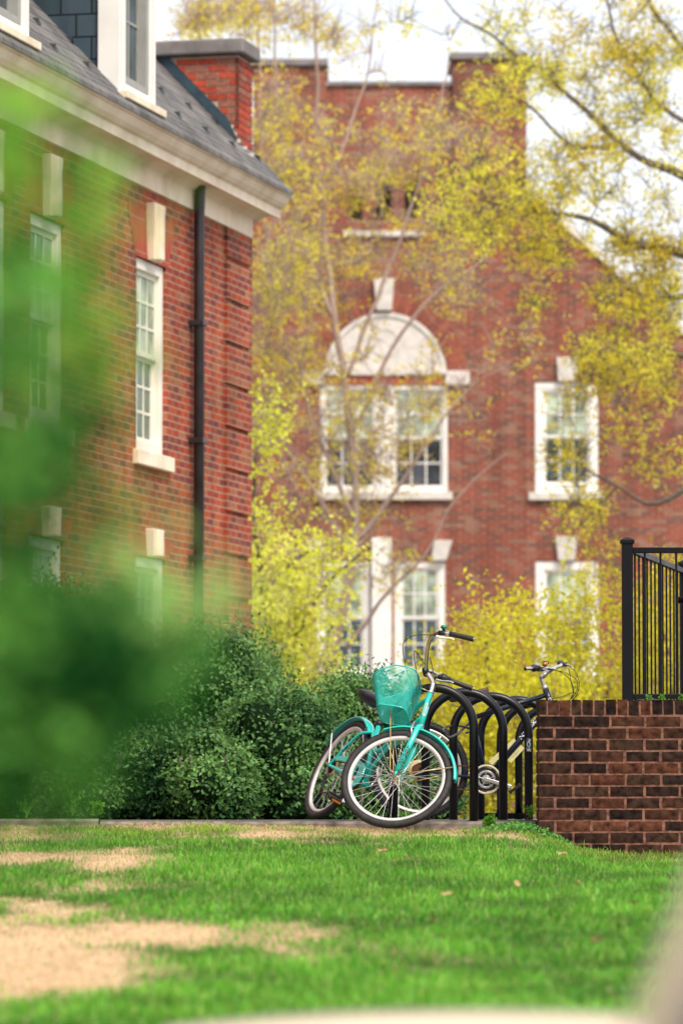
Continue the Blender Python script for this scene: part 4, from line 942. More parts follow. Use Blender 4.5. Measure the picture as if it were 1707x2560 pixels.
def sash_window(parent, x0, x1, z0, z1, y, cols_, rows, mats, frame=.07, mid=None, fmat=None, depth=.06, label=None):
    """double-hung window: casing, two sashes with glazing bars, glass"""
    fmat = fmat or M['whitepaint']; m = MB(); f = frame
    m.box((x0, y - .02, z0), (x0 + f, y + depth + .04, z1)); m.box((x1 - f, y - .02, z0), (x1, y + depth + .04, z1)); m.box((x0 + f, y - .02, z1 - f), (x1 - f, y + depth + .04, z1)); m.box((x0 + f, y - .02, z0), (x1 - f, y + depth + .04, z0 + f))
    w = m.build('window', fmat, parent, .008, label)
    a, b, c, d = x0 + f, x1 - f, z0 + f, z1 - f; mid = mid or (c + d) / 2; r = .045
    m = MB()
    for (s0, s1, yy) in ((mid, d, y + .018), (c, mid + r * .3, y + .050)):
        m.box((a + .001, yy, s0), (a + r, yy + .03, s1)); m.box((b - r, yy, s0), (b - .001, yy + .03, s1)); m.box((a + r, yy, s1 - r), (b - r, yy + .03, s1)); m.box((a + r, yy, s0), (b - r, yy + .03, s0 + r))
        for k in range(1, cols_): xx = a + r + (b - a - 2 * r) * k / cols_; m.box((xx - .012, yy + .004, s0 + r), (xx + .012, yy + .026, s1 - r))
        for k in range(1, rows): zz = s0 + r + (s1 - s0 - 2 * r) * k / rows; m.box((a + r, yy + .005, zz - .012), (b - r, yy + .025, zz + .012))
    m.build('sash', fmat, w)
    m = MB(); m.box((a, y + .034, mid), (b, y + .037, d)); m.build('pane', mats[0], w)
    m = MB(); m.box((a, y + .066, c), (b, y + .069, mid)); m.build('pane', mats[1], w)
    return w
w1 = wp(341, 900); w2 = wp(416, 670); wz1 = w2.z; wzs = wp(433, 1186).z + .14
WW = w2.x - w1.x; 
xr = [w2.x, wp(163, 548).x, wp(20, 476).x]
print('winA', WW, wz1, wzs, xr)
WW = max(.95, min(1.15, WW))
gz1 = wp(375, 1395).z; holesA = []
bays = xr + [xr[2] - 3.6, xr[2] - 7.2]
for x in bays:
    holesA.append((x - WW, x, wzs, wz1)); holesA.append((x - WW, x, .75, gz1))
ZF0 = 5.70
m = MB(); holed(m, -24, 0, -.5, ZF0 + .2, holesA, 0, .16)
m.add([(0, 0, -.5), (0, 11, -.5), (0, 11, ZF0 + .2), (0, 0, ZF0 + .2)], [(0, 1, 2, 3)]); m.add([(0, 11, -.5), (-24, 11, -.5), (-24, 11, ZF0 + .2), (0, 11, ZF0 + .2)], [(0, 1, 2, 3)]); m.add([(-24, 11, -.5), (-24, 0, -.5), (-24, 0, ZF0 + .2), (-24, 11, ZF0 + .2)], [(0, 1, 2, 3)])
m.build('wall', M['brickA'], bldA)
m = MB(); m.box((-23.9, .60, -.4), (-.1, .62, 5.8)); m.build('dark_interior', M['plastic'], bldA)
for i, x in enumerate(bays):
    for (z0, z1) in ((wzs, wz1), (.75, gz1)):
        w = sash_window(bldA, x - WW, x, z0, z1, .05, 3, 3, (M['glass_blind'], M['glass_blue']), .10, fmat=M['offwhite'])
        m = MB(); m.box((x - WW - .10, -.06, z0 - .14), (x + .10, .14, z0 - .002)); m.build('sill', M['cream'], w, .01)
        m = MB(); zt = z1 + (.52 if z0 > 2 else .26); cx = x - WW / 2
        m.add([(cx - .13, -.065, z1 + .004), (cx + .13, -.065, z1 + .004), (cx + .17, -.085, zt), (cx - .17, -.085, zt), (cx - .13, .02, z1 + .004), (cx + .13, .02, z1 + .004), (cx + .17, .02, zt), (cx - .17, .02, zt)], [(0, 1, 2, 3), (4, 7, 6, 5), (0, 3, 7, 4), (1, 5, 6, 2), (3, 2, 6, 7), (0, 4, 5, 1)])
        m.box((cx - .06, -.11, z1 + .01), (cx + .06, -.066, zt - .01))
        m.build('keystone', M['cream'], w, .008)
        m = MB()
        for s in (-1, 1):
            a0, a1 = (cx + s * .135, cx + s * .215); b0, b1 = cx + s * (WW / 2 + .05), cx + s * (WW / 2 + .30)
            m.add([(a0, -.004, z1 + .002), (b0, -.004, z1 + .002), (b1, -.004, zt - .08), (a1, -.004, zt - .08)], [(0, 1, 2, 3)])
        m.build('flat_arch', M['soldier'], w)
# rusticated corner blocks
qx0 = wp(562, 700).x
for k in range(14):
    zt = 5.37 + .41 - .41 * k; zt = min(zt, ZF0)
    m = MB(); zb = 5.37 - .41 * k + .045
    m.box((qx0, -.030, zb), (.030, .12, zt)); m.build('corner_block', M['brickA'], bldA)
# frieze, cornice and roof
prof = [(.0, 5.69), (.035, 5.69), (.035, 5.87), (.06, 5.885), (.10, 5.915), (.245, 5.925), (.245, 5.895), (.27, 5.895), (.27, 5.985), (.30, 5.995), (.335, 6.03), (.37, 6.09), (.395, 6.10), (.395, 6.135), (.0, 6.155)]
def along(mb, prof, x0, x1):
    n = len(prof); vs = [(x0, -o, z) for o, z in prof] + [(x1, -o, z) for o, z in prof]
    mb.add(vs, [tuple(range(n)), tuple(range(2 * n - 1, n - 1, -1))] + [(i, (i + 1) % n, (i + 1) % n + n, i + n) for i in range(n)])
m = MB(); along(m, prof[:4] + [(0, 5.885)], -24, .03); m.build('frieze', M['cream'], bldA)
m = MB(); x = -24
while x < .2:
    x2 = min(x + 2.2, .20); along(m, [(0, 5.887)] + prof[3:], x + .004, x2); x = x2
m.build('cornice', M['cream'], bldA)
RS = math.tan(R(46)); ez = 6.15
def rz(y): return ez + (y + .41) * RS
m = MB(); ry = 4.2
m.add([(-24, -.41, rz(-.41)), (.16, -.41, rz(-.41)), (.16, ry, rz(ry)), (-24, ry, rz(ry)), (-24, -.41, rz(-.41) - .04), (.16, -.41, rz(-.41) - .04), (.16, ry, rz(ry) - .04), (-24, ry, rz(ry) - .04)], [(0, 1, 2, 3), (0, 1, 5, 4), (1, 2, 6, 5), (4, 5, 6, 7)])
m.add([(-24, ry, rz(ry)), (.16, ry, rz(ry)), (.16, 11.2, rz(ry) - 1), (-24, 11.2, rz(ry) - 1)], [(0, 1, 2, 3)])
m.add([(.0, 0, 5.8), (.0, 11, 5.8), (0, 11, rz(ry) - 1.05), (0, ry, rz(ry) - .05), (0, 0, rz(0) - .05)], [(0, 1, 2, 3, 4)])
roof = m.build('roof', M['slate'], bldA)
# slate courses as thin ledges
m = MB(); 
for k in range(1, 22):
    y = -.41 + k * .155; z = rz(y); m.add([(-24, y, z + .002), (.16, y, z + .002), (.16, y + .004, z + .014), (-24, y + .004, z + .014), (-24, y + .16, z + .16 * RS + .004), (.16, y + .16, z + .16 * RS + .004)], [(0, 1, 2, 3), (3, 2, 5, 4)])
m.build('slate_courses', M['slate'], roof)
for k in range(26):
    for r_ in (0, 1):
        x = -.15 - k * .95 - r_ * .48; y = -.16 + r_ * .30; z = rz(y) + .01
        if x < -9: continue
        m = MB(); m.add([(x - .05, y, z), (x + .05, y, z), (x, y + .01, z + .062), (x, y + .07, z + .07)], [(0, 1, 2), (0, 2, 3), (1, 3, 2)]); m.build('snow_guard', M['plastic'], roof)
# chimney
M['chmortar'] = plain('chimney_mortar', (.55, .40, .33), .9, 0, .3, 30, bump=.4)
CY0, CX0 = -.02, -.50
m = MB(); m.box((CX0, CY0, 6.35), (0.0, 2.3, 7.42)); ch = m.build('chimney', M['chmortar'], bldA)
m = MB(); rngc = random.Random(3)
zc = 6.42
cc_ = [(.34, .06, .035), (.46, .08, .04), (.24, .07, .05), (.30, .12, .08), (.40, .07, .04)]
row = 0
while zc < 7.40:
    y = CY0 - .012
    first = .20 if row % 2 else .095
    k = 0
    while y < 2.2:
        ln = first if k == 0 else .20
        if y + ln * .35 < (zc - .10 - ez) / RS - .41: m.box((CX0 - .010, y, zc), (CX0 + .02, y + ln, zc + .0575), rngc.choice(cc_))
        y += ln + .012; k += 1
    ye = (zc - .10 - ez) / RS - .41
    if ye < 2.2: m.box((CX0 - .014, max(CY0, ye - .01), zc - .004), (CX0 + .02, ye + .065, zc + .030), (.62, .55, .50))
    x = CX0 - .010; k = 0
    while x < .0:
        ln = min(.095 if (row % 2 and k == 0) else .20, .012 - x)
        if ln > .02: m.box((x, CY0 - .012, zc), (x + ln, CY0 + .02, zc + .0575), rngc.choice(cc_))
        x += ln + .012; k += 1
    zc += .0705; row += 1
m.build('chimney_bricks', attrmat('chimney_brick', .85, 0, .3, 25, .2, .5), ch)
m = MB(); m.box((CX0 - .09, CY0 - .08, 7.43), (.08, 2.4, 7.575)); m.build('chimney_cap', M['capstone'], ch, .02)
m = MB(); m.add([(CX0 - .016, CY0, rz(CY0) + .02), (CX0 - .016, 2.3, rz(2.3) + .02), (CX0 - .016, 2.3, rz(2.3) + .15), (CX0 - .016, CY0 + .10, rz(CY0 + .10) + .15), (CX0 - .016, CY0, rz(CY0) + .05)], [(0, 1, 2, 3, 4)])
m.build('flashing', M['lead'], ch)
m = MB(); m.box((CX0 - .02, CY0 - .03, 6.22), (.02, CY0 + .03, 6.50)); m.build('flashing', M['leadpale'], ch)
# dormers
def dormer(xr_, wid, yd=-.27, hh=2.6):
    z0 = rz(yd) + .01; xl = xr_ - wid
    m = MB(); m.box((xl + .02, yd + .14, z0 - .01), (xr_ - .02, 3.2, z0 + hh)); d = m.build('dormer', M['bslate'], bldA)
    m = MB(); m.box((xl - .02, yd, z0), (xl + .16, yd + .20, z0 + hh)); m.box((xr_ - .16, yd, z0), (xr_ + .02, yd + .20, z0 + hh)); m.box((xl + .16, yd + .02, z0 + hh - .25), (xr_ - .16, yd + .1, z0 + hh))
    m.box((xl + .16, yd + .01, z0), (xr_ - .16, yd + .1, z0 + .10)); m.box((xl + .02, yd - .012, z0 + .02), (xl + .07, yd - .001, z0 + hh)); m.box((xr_ - .07, yd - .012, z0 + .02), (xr_ - .02, yd - .001, z0 + hh)); m.build('dormer_trim', M['whitepaint'], d, .006)
    m = MB(); m.box((xl - .07, yd - .09, z0 - .07), (xr_ + .07, yd + .12, z0 - .002)); m.build('dormer_sill', M['cream'], d, .008)
    sash_window(d, xl + .17, xr_ - .17, z0 + .10, z0 + hh - .25, yd + .03, 2, 2, (M['glass_blue'], M['glass_blue']), .06, fmat=M['sashgrey'])
yd = -.27
def wpo(px, py, yy): return wp(px, py, -yy)
dx1 = wpo(388, 262, yd).x; dxl = wpo(297, 210, yd).x; print('dormer', dx1, dxl, wpo(388, 262, yd).z, rz(yd))
dormer(dx1, 1.08); dx2 = wpo(72, 83, yd).x; print('dormer2', dx2); dormer(dx2, 1.08)
m = MB(); m.box((-24, 3.0, 8.9), (.0, 3.2, 9.0))
# downspout
dxp = wp(497, 800, .08).x
m = MB(); m.tube(curve([(dxp, -.095, 5.93), (dxp, -.09, 5.80), (dxp, -.085, 5.62), (dxp, -.085, 5.4)], 4) + [V3((dxp, -.085, .05))], .050, 14); dp = m.build('downspout', M['pipe'], bldA)
for k in range(5): m = MB(); m.box((dxp - .07, -.145, 4.6 - k * 1.1), (dxp + .07, -.001, 4.65 - k * 1.1)); m.build('pipe_bracket', M['pipe'], dp, .004)

# ------------------------------------------------------------------ far brick building
BY = 78.5
def fb(px, py): p = at(px, py, BY); return (p.x, p.z)
bldB = empty('brick_building', (0, BY, 0), 'far red brick gabled building with twin chimneys and white windows', 'building')
def X(px): return fb(px, 1200)[0]
def Z(py): return fb(900, py)[1]
cxp = 975
holesB = [(X(800), X(1119), Z(1230), Z(963)), (X(1337), X(1495), Z(1232), Z(956)), (X(790), X(925), Z(1690), Z(1404)), (X(985), X(1112), Z(1690), Z(1404)), (X(1337), X(1495), Z(1690), Z(1404))]
for a in (870, 941, 1012): holesB.append((X(a), X(a + 36), Z(548), Z(445)))
zt = Z(560) if False else Z(440)
# outline above the rectangular zone
zr_ = Z(845)
m = MB(); xl_, xr_b = X(2 * cxp - 1950), X(1950)
holed(m, xl_, xr_b, -.5, Z(1300), [h for h in holesB if h[3] < Z(1300)], 0, .12)
# middle band and gable clipped to the sloping coping
def slope_x(z):      # half width at height z
    zs = [(Z(1301), X(1950)), (Z(1075), X(1950)), (Z(827), X(1707)), (Z(560), X(1408)), (Z(500), X(1352)), (Z(468), X(1330)), (Z(440), X(1318))]
    for (za, xa), (zb, xb) in zip(zs[:-1], zs[1:]):
        if za <= z <= zb: return xa + (xb - xa) * (z - za) / (zb - za)
    return X(1318)
XC_ = X(cxp)
levels = sorted({Z(1300), Z(1075), Z(827), Z(560), Z(500), Z(468)} | {h[i] for h in holesB for i in (2, 3) if Z(1300) < h[i] < Z(440)} | {Z(440)})
levels = sorted(set(levels) | {Z(1300) + (Z(440) - Z(1300)) * k / 24 for k in range(25)})
for za, zb in zip(levels[:-1], levels[1:]):
    zc_ = (za + zb) / 2; hs = [h for h in holesB if h[2] < zc_ < h[3]]; xs_ = sorted({v for h in hs for v in h[:2]})
    edges = [None] + xs_ + [None]; a0, a1 = slope_x(za), slope_x(zb)
    segs = []; pl = (2 * XC_ - a0, 2 * XC_ - a1)
    for i, v in enumerate(xs_): 
        if i % 2 == 0: segs.append((pl, (v, v)))
        else: pl = (v, v)
    segs.append((pl, (a0, a1)))
    for (l0, l1), (r0, r1) in segs: m.add([(l0, 0, za), (r0, 0, za), (r1, 0, zb), (l1, 0, zb)], [(0, 1, 2, 3)])
for h in holesB:
    if h[3] >= Z(1300):
        a, b, c, d = h
        for v in ([(a, 0, c), (a, 0, d), (a, .12, d), (a, .12, c)], [(b, 0, c), (b, 0, d), (b, .12, d), (b, .12, c)], [(a, 0, d), (b, 0, d), (b, .12, d), (a, .12, d)], [(a, 0, c), (b, 0, c), (b, .12, c), (a, .12, c)]): m.add(v, [(0, 1, 2, 3)])
m.add([(X(632), 0, Z(440)), (X(1318), 0, Z(440)), (X(1318), 0, Z(215)), (X(632), 0, Z(215))], [(0, 1, 2, 3)])
m.box((X(632) , .02, Z(440)), (X(1318), 1.2, Z(215)))
m.add([(xl_, 0, -.5), (xl_, 16, -.5), (xl_, 16, Z(1060)), (xl_, 0, Z(1060))], [(0, 1, 2, 3)]); m.add([(xr_b, 0, -.5), (xr_b, 16, -.5), (xr_b, 16, Z(1060)), (xr_b, 0, Z(1060))], [(0, 1, 2, 3)])
m.build('wall', M['brickB'], bldB)
m = MB(); m.box((xl_ + .2, .5, -.3), (xr_b - .2, .55, Z(900))); m.box((X(850), .45, Z(600)), (X(1080), .47, Z(430))); m.build('dark_interior', M['plastic'], bldB)
m = MB()
for s in (1, -1):
    a = [(XC_ + s * (X(1318) - XC_), Z(470)), (XC_ + s * (X(1985) - XC_), Z(1100))]
    m.add([(a[0][0], .4, a[0][1]), (a[1][0], .4, a[1][1]), (a[1][0], 16, a[1][1]), (a[0][0], 16, a[0][1])], [(0, 1, 2, 3)])
m.build('roof', M['slate'], bldB)
path = [(1316, 462), (1352, 495), (1408, 553), (1500, 635), (1600, 727), (1707, 822), (1985, 1072)]
for s in (1, -1):
    m = MB(); k4 = []
    for (ax, ay) in path: k4.append((XC_ + s * (X(ax) - XC_), Z(ay)))
    vs = [V3((x, y, z + dz)) for x, z in k4 for y, dz in ((-.06, -.09), (-.06, .09), (.36, .09), (.36, -.09))]
    m.add(vs, [(i * 4 + a, i * 4 + (a + 1) % 4, i * 4 + 4 + (a + 1) % 4, i * 4 + 4 + a) for i in range(len(k4) - 1) for a in range(4)] + [(0, 1, 2, 3), tuple(range(len(vs) - 4, len(vs)))])
    m.build('coping', M['stone'], bldB, .01)
m = MB(); m.box((X(818), -.06, Z(215)), (X(1132), 1.3, Z(204))); m.build('parapet_cap', M['capstone'], bldB, .01)
for (a, b, t) in ((632, 816, 150), (1133, 1317, 134)):
    m = MB(); m.box((X(a), -.10, Z(440)), (X(b), 1.5, Z(t + 18))); ch = m.build('chimney', M['brickB'], bldB)
    m = MB(); m.box((X(a) - .07, -.18, Z(t + 18)), (X(b) + .03, 1.6, Z(t))); m.build('chimney_cap', M['capstone'], ch, .02)
# attic louvres
for a in (870, 941, 1012):
    m = MB()
    for k in range(9): z = Z(548) + (Z(445) - Z(548)) * k / 9; m.bar((X(a), .05, z + .03), (X(a + 36), .05, z + .03), .01, .05, (0, -.7, .7))
    m.build('louvre', M['pipe'], bldB)
m = MB(); m.box((X(858), -.08, Z(592)), (X(1062), .05, Z(578))); m.build('attic_sill', M['stone'], bldB, .01)
# arched tympanum
m = MB(); cx_, cz_ = X(963), Z(938); rad = X(1116) - X(963); n = 40
arc = [(cx_ + rad * math.cos(math.pi * k / n), cz_ + rad * 1.03 * math.sin(math.pi * k / n)) for k in range(n + 1)]
m.add([(x, -.02, z) for x, z in arc], [tuple(range(n + 1))]); ty = m.build('arched_panel', M['whitepaint'] if False else M['stone'], bldB)
m = MB()
for k in range(n):
    a0, a1 = math.pi * k / n, math.pi * (k + 1) / n
    for r0, r1, y in ((1.0, .93, -.05),): m.add([(cx_ + rad * r * math.cos(a), y, cz_ + rad * 1.03 * r * math.sin(a)) for r, a in ((r0, a0), (r0, a1), (r1, a1), (r1, a0))], [(0, 1, 2, 3)])
m.box((cx_ - rad, -.07, cz_ - .001), (cx_ + rad, .0, cz_ + .11))
# carved swags and wreath
m.lathe([(.20, -.03), (.235, -.036), (.27, -.03)], 28, Matrix.Translation((cx_, 0, cz_ + .58)))
m.build('panel_moulding', M['stone'], ty)
archm = attrmat('arch_brick', .85, 0, .25, 20, .2)
for half in ((0, 16), (18, 34)):
    m = MB()
    m.lathe([(rad * 1.015, -.006), (rad * 1.015 + .345, -.006)], 20, Matrix.Translation((cx_, 0, cz_)) , arc=(math.pi * half[0] / 34, math.pi * half[1] / 34)); m.c = [(.30, .16, .12)] * len(m.v)
    for k in range(*half):      # brick voussoirs
        a = math.pi * (k + .5) / 34
        T = Matrix.Translation((cx_, 0, cz_)) @ Matrix.Rotation(-a, 4, 'Y'); m.box((rad * 1.02, -.014, -.060), (rad * 1.02 + .34, .01, .060), random.choice([(.27, .085, .055), (.31, .10, .06), (.23, .07, .05)]), T)
    m.build('brick_arch', archm, bldB)
def keystone(parent, px, pw0, pw1, py0, py1, sk=0):
    a, b = X(px - pw0 / 2), X(px + pw0 / 2); c, d = X(px - pw1 / 2 + sk), X(px + pw1 / 2 + sk); z0, z1 = Z(py1), Z(py0)
    m = MB(); m.add([(a, -.12, z0), (b, -.12, z0), (d, -.14, z1), (c, -.14, z1), (a, .0, z0), (b, .0, z0), (d, .0, z1), (c, .0, z1)], [(0, 1, 2, 3), (0, 3, 7, 4), (1, 5, 6, 2), (3, 2, 6, 7), (0, 4, 5, 1)]); return m.build('keystone', M['stone'], parent, .01)
keystone(ty, 960, 38, 52, 697, 777)
for a, b in ((1113, 1173), (753, 813)):
    m = MB(); m.box((X(a), -.10, Z(963)), (X(b), -.001, Z(928))); m.build('impost_block', M['stone'], bldB, .01)
m = MB(); m.box((X(813), -.015, Z(962)), (X(1113), -.001, Z(939))); m.build('brick_lintel', M['soldier'], bldB)
# first floor windows
wa = sash_window(bldB, X(800), X(949), Z(1230), Z(963), .03, 3, 2, (M['glass_blind'], M['glass_dark']), .075); wb_ = sash_window(bldB, X(974), X(1119), Z(1230), Z(963), .03, 3, 2, (M['glass_blind'], M['glass_dark']), .075)
m = MB(); m.box((X(949), -.03, Z(1230)), (X(974), .12, Z(963))); m.build('mullion', M['whitepaint'], wa, .01)
m = MB(); m.box((X(788), -.10, Z(1250)), (X(1130), .1, Z(1230))); m.build('sill', M['stone'], wa, .01)
wc = sash_window(bldB, X(1337), X(1495), Z(1232), Z(956), .03, 3, 2, (M['glass_blind'], M['glass_blue']), .15)
m = MB(); m.box((X(1320), -.10, Z(1251)), (X(1508), .1, Z(1232))); m.build('sill', M['stone'], wc, .01); keystone(wc, 1417, 44, 54, 895, 954)
wd_ = sash_window(bldB, X(790), X(925), Z(1690), Z(1404), .03, 3, 2, (M['glass_blind'], M['glass_blue']), .11); we = sash_window(bldB, X(985), X(1112), Z(1690), Z(1404), .03, 3, 2, (M['glass_blind'], M['glass_blue']), .11)
wf = sash_window(bldB, X(1337), X(1495), Z(1690), Z(1404), .03, 3, 2, (M['glass_blind'], M['glass_blue']), .15)
for w, a, b in ((wd_, 775, 1120), (wf, 1320, 1508)): m = MB(); m.box((X(a), -.10, Z(1710)), (X(b), .1, Z(1690))); m.build('sill', M['stone'], w, .01)
keystone(we, 1095, 38, 46, 1352, 1402, 12); keystone(wd_, 800, 38, 46, 1352, 1402, -12); keystone(wf, 1414, 42, 54, 1342, 1402)
m = MB(); m.box((X(928), -.16, Z(1790)), (X(978), .0, Z(1345))); m.build('pilaster', M['whitepaint'], bldB, .02)
m = MB(); m.box((X(775), -.05, Z(1790)), (X(924), .0, Z(1711))); m.box((X(986), -.05, Z(1790)), (X(1120), .0, Z(1711))); m.build('panel', M['whitepaint'], bldB, .01)

# ------------------------------------------------------------------ trees and shrubs
def nearest(segs, p):
    best = None
    for q, r in segs:
        d = (q - p).length + max(0, (q.z - p.z)) * .6
        if best is None or d < best[0]: best = (d, q, r)
    return best[1], best[2]
def tree(name, label, Y, base, limbs, blobs, leaf, cols, dz=1.5, twig_r=.012, per=10, spread=.10, twigmat='twig', limbmat='bark', group=None, cat='tree', stray=0, sag=.0, aspect=.55, limb_n=8, clump=False):
    """limbs: polylines of (px,py,radius,dY); blobs: (px,py,rx,ry,count) where twigs end"""
    b = at(base[0], base[1], Y); b.z = 0
    e = empty(name, b, label, cat, group)
    nodes = []; m = MB()
    for lb in limbs:
        pts = []
        for l in lb:
            p = at(l[0], l[1], Y + (l[3] if len(l) > 3 else 0)) ; pts.append(p)
        if lb[0][1] >= 2030: pts[0].z = -.1
        cp = curve(pts, 6); rs = []
        for i in range(len(cp)):
            t = i / 6; k = min(int(t), len(lb) - 2); f_ = t - k; rs.append(lb[k][2] * (1 - f_) + lb[k + 1][2] * f_)
        cp = [p + V3((noise.noise(p * 1.7), noise.noise(p * 1.7 + V3((9, 0, 0))), noise.noise(p * 1.7 + V3((0, 9, 0))))) * .06 * (0 if i == 0 else 1) for i, p in enumerate(cp)]
        m.tube([p - b for p in cp], rs, limb_n)
        nodes += list(zip(cp, rs))
    m.build('trunk', M[limbmat], e)
    tw = MB(); P = []
    tips = []
    for (px, py, rx, ry, n) in blobs:
        for _ in range(n):
            a = random.uniform(0, 6.283); r = math.sqrt(random.random()) if random.random() < .75 else random.random() * 1.25
            t = at(px + math.cos(a) * r * rx, py + math.sin(a) * r * ry, Y + random.gauss(0, dz))
            if clump and noise.noise(t * .62 + V3((3.1, 7.7, 1.3))) * 1.6 + random.gauss(0, .22) < -.05: continue
            tips.append(t)
    order = sorted(range(len(tips)), key=lambda i: (nearest(nodes[::3], tips[i])[0] - tips[i]).length)
    import mathutils
    cur = list(nodes)
    kd = None; cnt = 0
    for idx, i in enumerate(order):
        t = tips[i]
        if idx % 60 == 0:
            kd = mathutils.kdtree.KDTree(len(cur)); 
            for j, (q, r) in enumerate(cur): kd.insert(q, j)
            kd.balance()
        co, j, dist = kd.find(t); q, r = cur[j]
        r0 = min(twig_r * (1.2 + dist * .4), r * .7 + .002)
        mid = q.lerp(t, .5) + V3((random.gauss(0, .06), random.gauss(0, .06), random.gauss(.02, .06) + sag * dist)) * max(.5, dist)
        cp = curve([q, mid, t], 5); n_ = len(cp)
        tw.tube([p - b for p in cp], [max(.0028, r0 * (1 - .8 * k / (n_ - 1))) for k in range(n_)], 4, False)
        cur += [(cp[k], max(.004, r0 * (1 - .8 * k / (n_ - 1)))) for k in (3, 6, 9)]
        nl_ = max(1, int(random.gauss(per, per * .35)))
        tufts = [cp[min(n_ - 1, int(random.random() ** .6 * n_))] + V3((random.gauss(0, spread), random.gauss(0, spread), random.gauss(0, spread))) * 1.3 for _ in range(max(1, nl_ // 6))]
        for _ in range(nl_):
            p = random.choice(tufts)
            P.append(p + V3((random.gauss(0, spread), random.gauss(0, spread), random.gauss(0, spread * .8))) * .6 - b)
        # side twiglets
        for _ in range(stray):
            k = random.randint(3, n_ - 2); d = V3((random.gauss(0, 1), random.gauss(0, 1), random.gauss(.6, 1))).normalized() * random.uniform(.15, .5)
            tw.tube([cp[k] - b, cp[k] + d * .5 + V3((0, 0, .02)) - b, cp[k] + d - b], [.006, .0045, .0028], 3, False)
    tw.build('twigs', M[twigmat], e)
    P = np.array([tuple(p) for p in P]); n = len(P)
    wx = P + np.array(tuple(b)); cl = .5 + .5 * vn(wx[:, 0] + wx[:, 1] * .3, wx[:, 2], 1.6, 21) + rng.normal(0, .22, n)
    cl = np.clip(cl, 0, 1)[:, None]; c0, c1 = np.array(cols[0]), np.array(cols[1]); C_ = c0 * (1 - cl) + c1 * cl
    C_ = C_ * rng.uniform(.85, 1.15, (n, 1))
    leafmesh('crown', P, rng.uniform(leaf[0], leaf[1], n), C_, M['leaf'], e, .2, aspect)
    return e

# pale twiggy tree in front of the far building, ochre spring leaves
tree('spring_tree', 'hazy tree of pale twigs and ochre yellow buds before the far building', 66, (845, 2040),
     [[(790, 2045, .14), (800, 1800, .11), (850, 1560, .08), (885, 1350, .06), (880, 1100, .045), (840, 800, .05), (800, 450, .035), (790, 100, .02), (800, -150, .012)],
      [(865, 1620, .04), (960, 1490, .028), (1060, 1390, .02), (1120, 1270, .015), (1215, 1170, .012), (1270, 1130, .007)],
      [(890, 1350, .045), (1000, 1200, .03), (1100, 1060, .022), (1180, 960, .012)],
      [(880, 1100, .04), (960, 900, .03), (1080, 740, .025), (1190, 670, .018), (1250, 600, .01)],
      [(885, 1300, .04), (780, 1050, .03), (700, 800, .025), (660, 500, .025), (650, 200, .015), (640, -60, .01)],
      [(860, 950, .035), (960, 700, .028), (1040, 480, .02), (1090, 300, .02), (1120, 150, .01)],
      [(840, 800, .045), (760, 600, .03), (700, 330, .022), (690, 60, .015), (700, -120, .01)],
      [(810, 500, .03), (880, 300, .02), (930, 120, .012), (950, -60, .008)],
      [(885, 1400, .04), (800, 1250, .03), (720, 1120, .02), (660, 1000, .02)],
      [(640, 330, .03, 1), (560, 180, .02, 1), (480, 60, .014, 1), (440, -60, .01, 1)]],
     [(720, 450, 110, 260, 108), (860, 400, 120, 110, 100), (1030, 360, 130, 100, 86), (1090, 600, 130, 70, 72), (950, 640, 110, 40, 36), (940, 500, 110, 70, 21), (800, 660, 160, 120, 108), (700, 800, 100, 150, 79), (680, 1000, 80, 130, 43),
      (860, 880, 120, 110, 43), (860, 1050, 120, 150, 54), (800, 1230, 150, 120, 54), (1040, 330, 100, 90, 43), (1180, 430, 120, 110, 57), (520, 50, 120, 70, 57), (720, 60, 160, 60, 43), (900, 120, 120, 80, 21),
      (1000, 1150, 110, 160, 36), (1050, 950, 100, 120, 25), (680, 260, 80, 120, 57), (950, 1400, 120, 120, 28), (1130, 720, 130, 80, 28), (1200, 900, 150, 200, 18)],
     (.035, .080), ((.84, .60, .08), (.98, .93, .10)), dz=1.6, twig_r=.0085, per=34, spread=.095, stray=11, sag=.05, limbmat='twig', clump=True)

